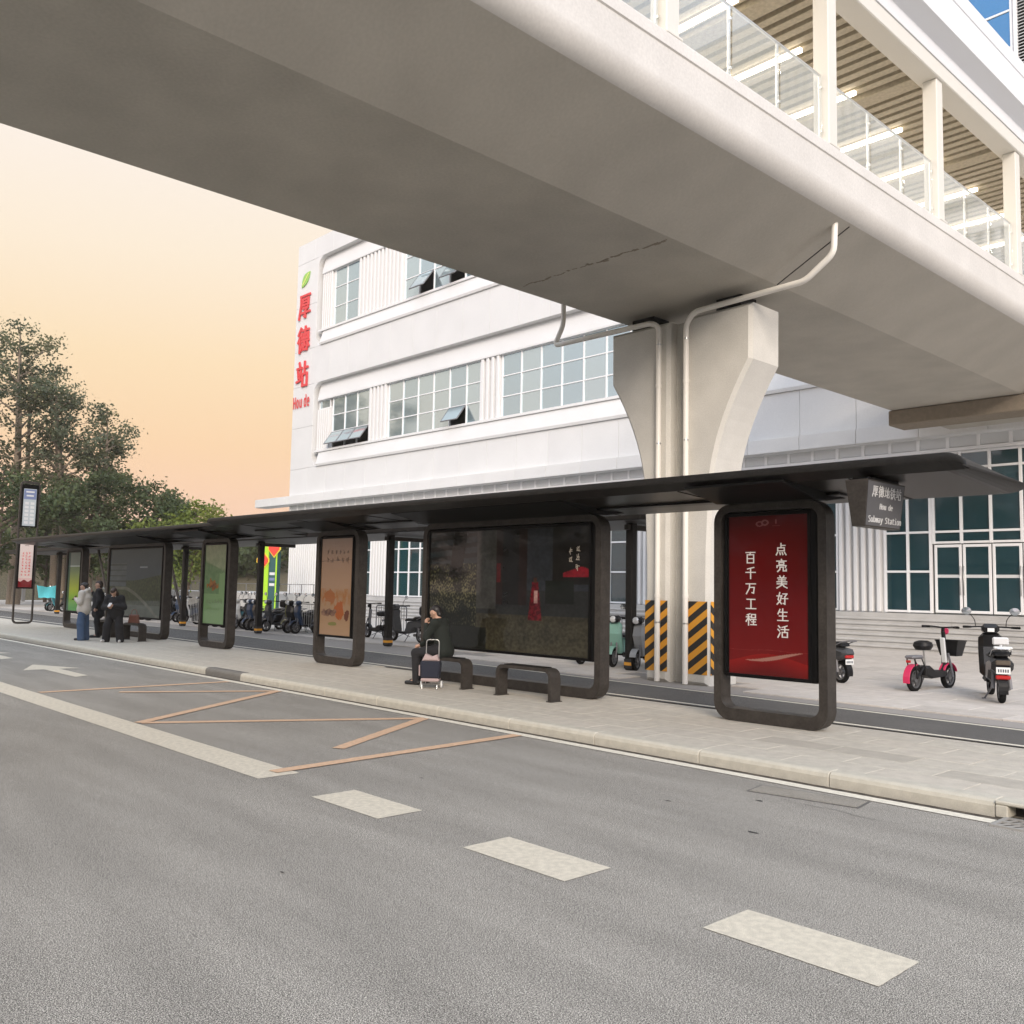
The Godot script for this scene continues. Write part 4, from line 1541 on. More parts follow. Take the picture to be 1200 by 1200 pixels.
func roof(called: String, label: String, xa: float, xb: float, group: String, round_end: bool) -> void:
	# wedge shaped roof, rounded front edge; profile in (z, y), z measured from the panel line
	var xc := (xa + xb) * 0.5
	var zc := shelter_z(xc)
	var t := thing(called, label, "shelter roof", Vector3(xc, 0, zc), 0.0205, group)
	var prof := []
	for k in 9:
		var a := PI * 0.5 * (1.0 - k / 8.0) - 0.15
		prof.append(Vector2(0.97 + 0.15 * cos(a), 3.275 + 0.095 * sin(a)))
	prof.append(Vector2(0.90, 3.180))
	prof.append(Vector2(-0.90, 3.085))
	prof.append(Vector2(-0.935, 3.10))
	prof.append(Vector2(-0.94, 3.19))
	prof.append(Vector2(-0.90, 3.205))
	var n := prof.size()
	var hl := absf(xb - xa) * 0.5
	# stations along the roof: the right end tucks in over the last metre's third
	var stations := [[-hl, 1.0], [hl - 0.24, 1.0], [hl - 0.17, 0.955], [hl - 0.10, 0.82], [hl - 0.05, 0.64], [hl - 0.015, 0.40], [hl, 0.16]] if round_end else [[-hl, 1.0], [hl, 1.0]]
	var shell := tool()
	var under := tool()
	var norms := []
	for i in n:
		var p: Vector2 = prof[(i + 1) % n] - prof[(i + n - 1) % n]
		norms.append(Vector2(p.y, -p.x).normalized())
	for s in stations.size() - 1:
		for i in n:
			var j := (i + 1) % n
			var cy := 3.19
			var pts := []
			for q in [[i, s], [j, s], [j, s + 1], [i, s + 1]]:
				var pp: Vector2 = prof[q[0]]
				var f: float = stations[q[1]][1]
				pts.append(Vector3(stations[q[1]][0], cy + (pp.y - cy) * f, pp.x))
			var nn := Vector3(0, 0, 0)
			var e: Vector2 = prof[j] - prof[i]
			var out := Vector3(0, e.x, -e.y).normalized()
			if out.dot(Vector3(0, (prof[i].y + prof[j].y) * 0.5 - cy, (prof[i].x + prof[j].x) * 0.5)) < 0.0:
				out = -out
			if s > 0:
				out = (out + Vector3([0.0, 0.25, 0.6, 1.0, 1.8, 3.0][s], 0, 0)).normalized()
			var a0 := out
			var b0 := out
			if i < 8:
				a0 = Vector3(0, prof[i].y - 3.275, prof[i].x - 0.97).normalized()
				b0 = Vector3(0, prof[j].y - 3.275, prof[j].x - 0.97).normalized()
			smooth_quad(under if i == 9 else shell, pts[0], pts[1], pts[2], pts[3], a0, b0, b0, a0)
	for e in [[-hl, 1.0, -1.0], [hl, stations[stations.size() - 1][1], 1.0]]:
		for i in n:
			var a: Vector2 = prof[i]
			var b: Vector2 = prof[(i + 1) % n]
			var cy := 3.19
			tri(shell, Vector3(e[0], cy, 0), Vector3(e[0], cy + (a.y - cy) * e[1], a.x), Vector3(e[0], cy + (b.y - cy) * e[1], b.x), Vector3(e[2], 0, 0))
	ob("shell", shell, "shelter_metal", t)
	ob("soffit", under, "soffit_metal", t)
	# soffit joints
	var st := tool()
	var k := -hl + 1.2
	while k < hl - 0.4:
		box(st, Vector3(k, 3.131, 0.0), Vector3(0.012, 0.012, 1.76), Basis(Vector3.RIGHT, -atan(0.095 / 1.8)))
		k += 2.4
	ob("soffit_seam", st, "box_black", t)
	# spine beam over the panels
	st = tool()
	cbar(st, -hl + 0.25, hl - 1.9, 3.10, 3.17, -0.25, 0.02, 0.01)
	ob("spine", st, "box_black", t)
	# rear gutter lip and little LED strips under the roof, unlit
	st = tool()
	bar(st, -hl + 0.02, hl - 0.3, 3.19, 3.235, -0.93, -0.88)
	ob("gutter_lip", st, "shelter_metal", t)

func bench(label: String, xc: float, group: String) -> void:
	var z := shelter_z(xc) + 0.62
	var t := thing("bench", label, "bench", Vector3(xc, TOP, z), 0.0205, group)
	var path := bend([Vector3(-0.58, 0.0, 0), Vector3(-0.58, 0.47, 0), Vector3(0.58, 0.47, 0), Vector3(0.58, 0.0, 0)], 0.13, 6)
	# flat band of metal swept along the hoop
	var st := tool()
	for i in path.size() - 1:
		var a: Vector3 = path[i]
		var b: Vector3 = path[i + 1]
		var ta: Vector3 = ((path[mini(i + 1, path.size() - 1)] - path[maxi(i - 1, 0)]) as Vector3).normalized()
		var tb: Vector3 = ((path[mini(i + 2, path.size() - 1)] - path[i]) as Vector3).normalized()
		var na := Vector3(-ta.y, ta.x, 0)
		var nb := Vector3(-tb.y, tb.x, 0)
		var w := Vector3(0, 0, 0.11)
		var h := 0.027
		smooth_quad(st, a + na * h + w, b + nb * h + w, b + nb * h - w, a + na * h - w, na, nb, nb, na)
		smooth_quad(st, a - na * h + w, b - nb * h + w, b - nb * h - w, a - na * h - w, -na, -nb, -nb, -na)
		quad(st, a + na * h + w, b + nb * h + w, b - nb * h + w, a - na * h + w, Vector3(0, 0, 1))
		quad(st, a + na * h - w, b + nb * h - w, b - nb * h - w, a - na * h - w, Vector3(0, 0, -1))
	ob("hoop", st, "frame_metal", t)
	st = tool()
	cbar(st, -0.43, 0.43, 0.4975, 0.509, -0.10, 0.10, 0.004)
	ob("seat", st, "shelter_metal", t)
	for s in [-1.0, 1.0]:
		st = tool()
		box(st, Vector3(s * 0.58, 0.006, 0), Vector3(0.10, 0.012, 0.25))
		ob("foot_plate", st, "frame_metal", t)

func build_shelters() -> void:
	flat("letter_dark_green", 0.12, 0.17, 0.07, 0.6)
	flat("letter_pale_gold", 0.34, 0.30, 0.24, 0.6)
	var g := "advertising panels of the bus shelters"
	lightbox("advertising_panel", "narrow panel with the red poster nearest the viewer", -6.58, 1.64, red_poster, g)
	lightbox("advertising_panel", "wide panel with the dark courtyard picture behind the benches", -11.82, 4.42, garden_poster, g)
	lightbox("advertising_panel", "narrow panel with the orange poster left of the seated person", -17.28, 1.64, orange_poster, g)
	lightbox("advertising_panel", "narrow panel with the light green poster", -23.4, 1.64, green_poster, g)
	lightbox("advertising_panel", "wide panel with the grey green path picture behind standing people", -29.25, 4.42, street_poster, g)
	lightbox("advertising_panel", "narrow panel with the yellow and green poster at the far end", -35.25, 1.64, yellow_poster, g)
	var rg := "dark metal roofs of the bus shelters"
	roof("shelter_roof", "dark metal roof over the nearer bus shelter with the hanging sign", -20.75, -3.80, rg, true)
	roof("shelter_roof", "dark metal roof over the farther bus shelter", -37.9, -20.80, rg, false)
	var bg := "hooped metal benches at the shelters"
	bench("metal hoop bench right of the seated person", -10.50, bg)
	bench("metal hoop bench that the seated person uses", -12.60, bg)
	bench("metal hoop bench beside the woman with the handbag", -27.3, bg)
	bench("metal hoop bench by the man in black", -29.6, bg)

func build_rear_canopy() -> void:
	var t := thing("bike_canopy", "dark steel canopy over the parked scooters behind the bicycle lane", "canopy")
	var st := tool()
	cbar(st, -62.0, -12.9, 3.42, 3.62, -18.6, -15.9, 0.03)
	ob("roof_slab", st, "shelter_metal", t)
	for x in [-13.85, -23.4, -31.6, -38.2, -46.5, -54.5]:
		var z := -16.75
		st = tool()
		cbar(st, x - 0.10, x + 0.10, 0.03, 3.419, z - 0.10, z + 0.10, 0.02)
		ob("column", st, "shelter_metal", t)
		for k in 3:
			st = tool()
			box(st, Vector3(x, 0.10 + k * 0.075, z), Vector3(0.212, 0.073, 0.212), Basis())
			ob("hazard_band", st, "hazard_yellow" if k == 1 else "hazard_black", t)
		st = tool()
		cbox(st, Vector3(x, 3.32, z - 0.6), Vector3(0.12, 0.12, 1.6), 0.01, Basis())
		ob("bracket_arm", st, "frame_metal", t)
	for q in [[-38.2, -35.9], [-46.5, -44.4]]:
		st = tool()
		tube(st, [Vector3(q[0], 0.3, -16.75), Vector3(q[1] - 4.2, 3.42, -16.75)], 0.06, 8)
		ob("brace", st, "frame_metal", t)

# ------------------------------------------------------------------ lettering
const STROKES := {
	"厚": [[15, 12, 92, 12], [19, 12, 18, 52, 5, 96], [36, 25, 36, 48], [36, 25, 80, 25, 80, 48], [36, 36, 80, 36], [36, 48, 80, 48], [36, 59, 78, 59, 58, 70], [58, 70, 58, 94, 47, 90], [24, 77, 94, 77]],
	"德": [[28, 5, 8, 28], [30, 28, 6, 56], [20, 44, 20, 96], [38, 15, 93, 15], [65, 3, 65, 28], [40, 28, 90, 28, 90, 46, 40, 46, 40, 28], [57, 28, 57, 46], [73, 28, 73, 46], [36, 56, 95, 56], [40, 68, 33, 88], [52, 66, 54, 88, 80, 90, 82, 78], [62, 62, 68, 73], [85, 64, 95, 78]],
	"站": [[25, 4, 30, 15], [7, 24, 46, 24], [14, 34, 20, 60], [40, 34, 33, 62], [4, 74, 49, 68], [70, 4, 70, 48], [70, 25, 95, 25], [54, 48, 90, 48, 90, 92, 54, 92, 54, 48]],
	"点": [[50, 4, 50, 38], [50, 20, 86, 20], [22, 38, 78, 38, 78, 62, 22, 62, 22, 38], [20, 74, 9, 93], [40, 76, 44, 91], [60, 76, 66, 91], [80, 74, 93, 93]],
	"亮": [[50, 1, 54, 9], [9, 14, 91, 14], [30, 24, 70, 24, 70, 40, 30, 40, 30, 24], [12, 63, 12, 50, 90, 50, 84, 63], [38, 62, 36, 80, 17, 96], [38, 62, 66, 62, 66, 91, 91, 91, 91, 78]],
	"美": [[32, 2, 40, 14], [68, 2, 60, 14], [14, 18, 86, 18], [20, 33, 80, 33], [50, 18, 50, 48], [7, 48, 93, 48], [9, 64, 91, 64], [50, 50, 44, 76, 7, 97], [52, 66, 70, 84, 95, 96]],
	"好": [[28, 4, 14, 58, 42, 91], [42, 28, 34, 66, 5, 95], [3, 30, 48, 30], [54, 14, 90, 14, 72, 36], [72, 36, 72, 94, 58, 87], [48, 50, 97, 50]],
	"生": [[26, 7, 9, 42], [23, 28, 87, 28], [50, 3, 50, 92], [20, 58, 82, 58], [5, 93, 95, 93]],
	"活": [[10, 7, 23, 20], [5, 34, 18, 46], [5, 95, 24, 60], [84, 5, 40, 18], [32, 34, 97, 34], [64, 14, 64, 56], [42, 56, 86, 56, 86, 93, 42, 93, 42, 56]],
	"百": [[7, 9, 93, 9], [52, 9, 42, 28], [20, 28, 80, 28, 80, 95, 20, 95, 20, 28], [20, 60, 80, 60]],
	"千": [[81, 5, 20, 18], [5, 46, 95, 46], [50, 14, 50, 97]],
	"万": [[5, 13, 95, 13], [40, 13, 36, 50, 9, 95], [38, 42, 82, 42, 76, 90, 60, 85]],
	"工": [[12, 13, 88, 13], [50, 13, 50, 88], [4, 89, 96, 89]],
	"程": [[40, 4, 12, 14], [4, 30, 46, 30], [26, 12, 26, 97], [26, 34, 3, 67], [28, 40, 44, 57], [54, 9, 90, 9, 90, 36, 54, 36, 54, 9], [50, 50, 95, 50], [54, 70, 90, 70], [46, 93, 99, 93], [72, 50, 72, 93]],
	"地": [[5, 36, 41, 36], [22, 9, 22, 77], [3, 84, 43, 72], [44, 48, 87, 32, 85, 64, 74, 64], [66, 7, 66, 75], [53, 23, 53, 88, 95, 88, 95, 73]],
	"铁": [[22, 4, 5, 32], [14, 22, 41, 22], [10, 42, 39, 42], [5, 60, 41, 60], [22, 42, 22, 93, 41, 80], [56, 11, 48, 34], [52, 28, 93, 28], [46, 52, 97, 52], [70, 7, 68, 56, 43, 96], [70, 56, 82, 80, 99, 95]],
}

func glyph(parent: Node3D, ch: String, at: Vector3, size: float, w: float, m, deep := 0.002, squeeze := 1.0) -> MeshInstance3D:
	# one character from its strokes, centred on at in the local XY plane
	var st := tool()
	var k := 0
	for s in STROKES[ch]:
		for i in range(0, s.size() - 2, 2):
			var a := Vector2((s[i] - 50.0) * 0.01 * size * squeeze, (50.0 - s[i + 1]) * 0.01 * size)
			var b := Vector2((s[i + 2] - 50.0) * 0.01 * size * squeeze, (50.0 - s[i + 3]) * 0.01 * size)
			var d := b - a
			var across := absf(d.x) > absf(d.y) * 2.0
			var ww := w * (0.82 if across else 1.0)
			k += 1
			box(st, Vector3((a.x + b.x) * 0.5, (a.y + b.y) * 0.5, deep * 0.5 + 0.00025 * size * 4.0 * k * 0.25), Vector3(d.length() + ww * 0.9, ww, deep), Basis(Vector3(0, 0, 1), d.angle()))
	return ob("character", st, m, parent, at)

func words(parent: Node3D, text: String, at: Vector3, high: float, m, bold := false) -> MeshInstance3D:
	var t := TextMesh.new()
	var f := SystemFont.new()
	f.font_names = PackedStringArray(["Droid Sans"] if bold else ["Droid Sans Mono"])
	f.font_weight = 700 if bold else 400
	t.font = f
	t.text = text
	t.font_size = 64
	t.pixel_size = high / 46.0
	t.depth = 0.006
	return ob("lettering", t, m, parent, at)

func build_signs() -> void:
	# name on the building
	var s := thing("station_name", "red vertical station name with green leaf emblem on the white wall", "wall sign", Vector3(-59.0, 0, FZ + 0.02))
	var ys := [22.25, 19.7, 17.1]
	for i in 3:
		glyph(s, ["厚", "德", "站"][i], Vector3(0, ys[i], 0.02), 1.95, 0.20, "letter_red", 0.08, 0.85)
	words(s, "Hou de", Vector3(-0.05, 15.1, 0.04), 0.86, "letter_red", true).scale.x = 0.58
	var st := tool()
	flat("leaf_green", 0.30, 0.55, 0.12, 0.5)
	flat("leaf_pale", 0.72, 0.72, 0.20, 0.5)
	var leaf := PackedVector2Array()
	for k in 21:
		var t := k / 20.0
		leaf.append(Vector2(-0.75 + 1.5 * t, 0.42 * sin(t * PI)).rotated(0.75) + Vector2(0, 24.2))
	for k in range(19, 0, -1):
		var t := k / 20.0
		leaf.append(Vector2(-0.75 + 1.5 * t, -0.30 * sin(t * PI)).rotated(0.75) + Vector2(0, 24.2))
	prism(st, leaf, 0.0, 0.06)
	ob("leaf_emblem", st, "leaf_green", s)
	st = tool()
	box(st, Vector3(0.0, 24.22, 0.07), Vector3(1.1, 0.09, 0.02), Basis(Vector3(0, 0, 1), 0.75))
	ob("leaf_vein", st, "leaf_pale", s)
	# hanging stop sign under the roof end
	var h := thing("hanging_sign", "dark hanging box sign with the stop name at the roof end", "sign", Vector3(-4.75, 2.60, -10.26), PI * 0.5)
	st = tool()
	# tapered box: local x along the face, z is the thickness direction
	var top := 0.47
	var bot := 0.44
	var pts := []
	for q in [[-bot, 0.0, -0.20, -0.055], [bot, 0.0, -0.20, -0.055], [top, 0.52, -0.26, 0.0], [-top, 0.52, -0.26, 0.0]]:
		pts.append([Vector3(q[0], q[1], q[3]), Vector3(q[0], q[1], q[2])])
	quad(st, pts[0][0], pts[1][0], pts[2][0], pts[3][0], Vector3(0, 0, 1))
	quad(st, pts[0][1], pts[1][1], pts[2][1], pts[3][1], Vector3(0, 0, -1))
	quad(st, pts[0][0], pts[0][1], pts[3][1], pts[3][0], Vector3(-1, 0, 0))
	quad(st, pts[1][0], pts[1][1], pts[2][1], pts[2][0], Vector3(1, 0, 0))
	quad(st, pts[0][0], pts[1][0], pts[1][1], pts[0][1], Vector3(0, -1, 0))
	quad(st, pts[3][0], pts[2][0], pts[2][1], pts[3][1], Vector3(0, 1, 0))
	flat("sign_grey", 0.085, 0.085, 0.09, 0.45)
	ob("case", st, "frame_metal", h)
	var face := Node3D.new()
	face.name = "face"
	var fst := tool()
	var nrm := Vector3(0, -0.055, 0.52).normalized()
	quad(fst, pts[0][0] + nrm * 0.003 + Vector3(0.02, 0.015, 0), pts[1][0] + nrm * 0.003 + Vector3(-0.02, 0.015, 0), pts[2][0] + nrm * 0.003 + Vector3(-0.02, -0.015, 0), pts[3][0] + nrm * 0.003 + Vector3(0.02, -0.015, 0), nrm)
	var fo := ob("face_plate", fst, "sign_grey", h)
	face.free()
	var tilt := -atan2(0.055, 0.52)
	for i in 5:
		var gch := glyph(fo, ["厚", "德", "地", "铁", "站"][i], Vector3(-0.27 + i * 0.145, 0.40, -0.055 + 0.055 * 0.40 / 0.52 + 0.006), 0.135, 0.012, "letter_pale")
		gch.rotation.x = -tilt
	var w1 := words(fo, "Hou de", Vector3(0.03, 0.235, -0.055 + 0.055 * 0.235 / 0.52 + 0.006), 0.065, "letter_pale")
	w1.rotation.x = -tilt
	var w2 := words(fo, "Subway Station", Vector3(0.03, 0.085, -0.055 + 0.055 * 0.085 / 0.52 + 0.006), 0.070, "letter_pale")
	w2.rotation.x = -tilt
	st = tool()
	cbar(st, -0.36, 0.36, 0.50, 0.555, -0.24, -0.02, 0.01)
	ob("hanger", st, "box_black", h)
	# stop totem at the far end
	var t := thing("stop_totem", "tall slim bus stop totem with white red-lettered notice at the far end", "sign", Vector3(-39.2, TOP, -10.82), PI * 0.5)
	st = tool()
	ring_frame(st, rounded(-0.365, 0.01, 0.365, 5.55, 0.17, 5), rounded(-0.31, 0.085, 0.31, 5.45, 0.11, 5), -0.10, 0.0)
	ob("hoop", st, "frame_metal", t)
	st = tool()
	cbar(st, -0.309, 0.309, 3.75, 5.42, -0.09, -0.02, 0.01)
	ob("timetable_case", st, "box_black", t)
	flat("timetable_white", 0.42, 0.46, 0.48, 0.5)
	flat("timetable_blue", 0.16, 0.20, 0.34, 0.5)
	st = tool()
	bar(st, -0.23, 0.23, 3.80, 5.25, -0.02, -0.014)
	var tb := ob("timetable", st, "timetable_white", t)
	st = tool()
	bar(st, -0.22, 0.22, 4.84, 5.23, -0.0135, -0.011)
	ob("blue_field", st, "timetable_blue", tb)
	for q in [[5.10, 0.30], [4.95, 0.26]]:
		st = tool()
		bar(st, -q[1] * 0.5, q[1] * 0.5, q[0], q[0] + 0.06, -0.0105, -0.008)
		ob("text_line", st, "letter_pale", tb)
	for i in 6:
		for c in 2:
			st = tool()
			bar(st, -0.17 + c * 0.20, -0.03 + c * 0.20, 3.88 + i * 0.15, 3.98 + i * 0.15, -0.0135, -0.011)
			ob("text_block", st, "letter_pale", tb)
	st = tool()
	cbar(st, -0.309, 0.309, 1.36, 3.28, -0.09, -0.02, 0.01)
	ob("notice_case", st, "box_black", t)
	var pic := paint(64, 192, func(u: float, v: float) -> Color:
		var c := Color(0.84, 0.78, 0.75)
		if v > 0.86 + 0.02 * sin(u * 11.0):
			c = Color(0.45, 0.09, 0.11)
		elif v > 0.8:
			c = Color(0.84, 0.70, 0.68)
		return c)
	st = tool()
	uvquad(st, Vector3(-0.24, 1.42, -0.017), Vector3(0.48, 0, 0), Vector3(0, 1.78, 0))
	var nt := ob("notice", st, coated("notice_print", pic), t)
	for c in 3:
		for i in 8:
			st = tool()
			squiggle(st, 0.10, 200 + c * 9 + i)
			ob("character", st, "letter_red", nt, Vector3(-0.17 + c * 0.12, 2.68 - i * 0.118, -0.0165))
	st = tool()
	for k in 3:
		cbox(st, Vector3(-0.05 + k * 0.05, 3.03, -0.0155), Vector3(0.06, 0.014, 0.002), 0.0005, Basis(Vector3(0, 0, 1), 0.5 - 0.5 * k))
	ob("emblem", st, "letter_dark", nt)
	# green pylon of the station
	var g := thing("station_pylon", "lime green pylon with red diamond signs between the shelter panels", "pylon", Vector3(-53.4, 0.02, -29.0), 0.5)
	flat("pylon_lime", 0.36, 0.62, 0.03, 0.5)
	flat("pylon_dark", 0.03, 0.09, 0.09, 0.5)
	flat("pylon_red", 0.74, 0.06, 0.04, 0.5)
	flat("pylon_yellow", 0.70, 0.62, 0.05, 0.5)
	st = tool()
	cbar(st, -0.62, -0.02, 0, 5.6, -0.25, 0.25, 0.03)
	ob("green_blade", st, "pylon_lime", g)
	st = tool()
	cbar(st, -0.018, 0.58, 0, 5.55, -0.22, 0.22, 0.03)
	ob("dark_blade", st, "pylon_dark", g)
	st = tool()
	bar(st, 0.50, 0.60, 0.1, 5.5, 0.221, 0.235)
	ob("edge_stripe", st, "pylon_lime", g)
	for q in [[-0.40, 3.35, "pylon_yellow", 0.88, 0.250], [-0.40, 3.35, "pylon_red", 0.74, 0.30], [0.40, 4.15, "pylon_yellow", 0.88, 0.25], [0.40, 4.15, "pylon_red", 0.74, 0.30]]:
		st = tool()
		var dia := PackedVector2Array()
		for p in [[0.0, 0.72], [0.55, 0.12], [0.55, -0.12], [0.0, -0.72], [-0.55, -0.12], [-0.55, 0.12]]:
			dia.append(Vector2(q[0] + p[0] * q[3] * 0.95, q[1] + p[1] * q[3]))
		prism(st, dia, q[4], q[4] + 0.05)
		ob("diamond", st, q[2], g)
	st = tool()
	cbar(st, -0.58, -0.28, 3.28, 3.45, 0.351, 0.36, 0.002)
	ob("emblem", st, "letter_white", g)
	for i in 3:
		st = tool()
		bar(st, 0.08, 0.46, 1.75 + i * 0.34, 1.92 + i * 0.34, 0.221, 0.23)
		ob("text_block", st, "letter_pale" if i != 1 else "timetable_blue", g)
	# letter board standing by the steps
	var nb := thing("notice_board", "pale notice board in front of the fluted wall above the parked e-bike", "board", Vector3(-37.3, 0.02, -29.5), 0.6)
	st = tool()
	cbar(st, -0.55, 0.55, 1.3, 2.75, -0.03, 0.03, 0.01)
	flat("board_sand", 0.55, 0.52, 0.42, 0.6)
	ob("board", st, "board_sand", nb)
	for x in [-0.5, 0.5]:
		st = tool()
		bar(st, x - 0.03, x + 0.03, 0.0, 1.3, -0.02, 0.02)
		ob("leg", st, "steel", nb)
	for i in 5:
		st = tool()
		bar(st, -0.42, 0.2 + 0.04 * i, 1.5 + i * 0.2, 1.56 + i * 0.2, 0.031, 0.036)
		ob("text_line", st, "slab_grey", nb)

# ------------------------------------------------------------------ trees
func leaf_material(key: String, r: float, g: float, b: float) -> StandardMaterial3D:
	var m := flat(key, 1, 1, 1, 0.6, 0.0, 0.3)
	m.vertex_color_use_as_albedo = true
	m.backlight_enabled = true
	m.backlight = lin(0.8, 0.8, 0.5)
	m.set_meta("tint", Color(r, g, b))
	return m

func leaf_mesh(spots: Array, per: int, leaf: float, tint: Color, rr: RandomNumberGenerator) -> ArrayMesh:
	# spots: [centre, radius]; leaf sprays of two triangles scattered round each
	var v := PackedVector3Array()
	var n := PackedVector3Array()
	var c := PackedColorArray()
	for s in spots:
		var ctr: Vector3 = s[0]
		var rad: float = s[1]
		var tone := rr.randf_range(0.72, 1.22)
		var warm := rr.randf_range(-0.08, 0.10)
		for k in int(per * rad * rad):
			var d := Vector3(rr.randfn(), rr.randfn() * 0.72, rr.randfn()) * rad * 0.52
			var p := ctr + d
			var f := Vector3(rr.randfn(), rr.randfn() * 0.6 - 0.35, rr.randfn()).normalized()
			var side := f.cross(Vector3(rr.randfn(), rr.randfn(), rr.randfn())).normalized()
			var nn := side.cross(f)
			var ln := leaf * rr.randf_range(0.6, 1.35)
			var w := side * ln * 0.30
			var a := p - f * ln * 0.5
			var b := p + f * ln * 0.5
			var t := tone * rr.randf_range(0.75, 1.3)
			var col := Color(tint.r * t * (1.0 + warm), tint.g * t, tint.b * t * (1.0 - warm))
			var fold := nn * ln * 0.07
			for q in [a, p + w + fold, b, a, b, p - w + fold]:
				v.append(q)
				n.append(-nn)
				c.append(col)
	var arr := []
	arr.resize(Mesh.ARRAY_MAX)
	arr[Mesh.ARRAY_VERTEX] = v
	arr[Mesh.ARRAY_NORMAL] = n
	arr[Mesh.ARRAY_COLOR] = c
	var m := ArrayMesh.new()
	m.add_surface_from_arrays(Mesh.PRIMITIVE_TRIANGLES, arr)
	return m

func tree(called: String, label: String, at: Vector3, high: float, spread: float, kind: String, seed_: int, group: String, key: String, per: int, leaf: float) -> Node3D:
	var rr := RandomNumberGenerator.new()
	rr.seed = seed_
	var t := thing(called, label, "tree", at, 0.0, group)
	var st := tool()
	var spots := []
	var stems := 1
	if kind == "tall":
		stems = 3
	for s in stems:
		var lean := Vector3(rr.randf_range(-0.10, 0.10), 1.0, rr.randf_range(-0.10, 0.10))
		var base := Vector3(rr.randf_range(-0.5, 0.5), 0, rr.randf_range(-0.5, 0.5)) if stems > 1 else Vector3.ZERO
		var hh := high * (1.0 if s == 0 else rr.randf_range(0.72, 0.94))
		var pts := []
		var rads := []
		for k in 7:
			var u := k / 6.0
			pts.append(base + lean * hh * u * 0.94 + Vector3(sin(u * 5.0 + s) * 0.18, 0, cos(u * 4.0 + s) * 0.18))
			rads.append(lerpf(high * 0.013 + 0.05, 0.03, u))
		tube(st, pts, rads, 8)
		var first := 0.34 if kind == "tall" else 0.26
		var limbs := 15 if kind == "tall" else 17
		for i in limbs:
			var u := lerpf(first, 0.97, (i + rr.randf() * 0.7) / limbs)
			var o: Vector3 = base + lean * hh * u * 0.94
			var az := rr.randf() * TAU
			var env := sin(clampf((u - first) / (1.0 - first), 0.0, 1.0) * PI * 0.86 + 0.34)
			var ln := spread * env * rr.randf_range(0.55, 1.05)
			var up := rr.randf_range(0.25, 0.9) if kind == "tall" else rr.randf_range(0.05, 0.55)
			var e := o + Vector3(cos(az), up, sin(az)) * ln
			var mid := o.lerp(e, 0.5) + Vector3(0, 0.12 * ln, 0)
			tube(st, [o, mid, e], [0.05 + 0.018 * ln, 0.04, 0.015], 5)
			spots.append([e, rr.randf_range(0.75, 1.25) * (0.85 if kind == "tall" else 1.0)])
			spots.append([mid + Vector3(rr.randfn(), rr.randfn() * 0.5, rr.randfn()) * 0.5, rr.randf_range(0.5, 0.9)])
			if kind != "tall":
				spots.append([o.lerp(e, 0.8) + Vector3(rr.randfn(), rr.randf() * 0.8, rr.randfn()) * 0.8, rr.randf_range(0.6, 1.1)])
	ob("trunk", st, "bark_pale" if kind == "tall" else "bark", t)
	ob("crown", leaf_mesh(spots, per, leaf, mats[key].get_meta("tint"), rr), key, t)
	return t

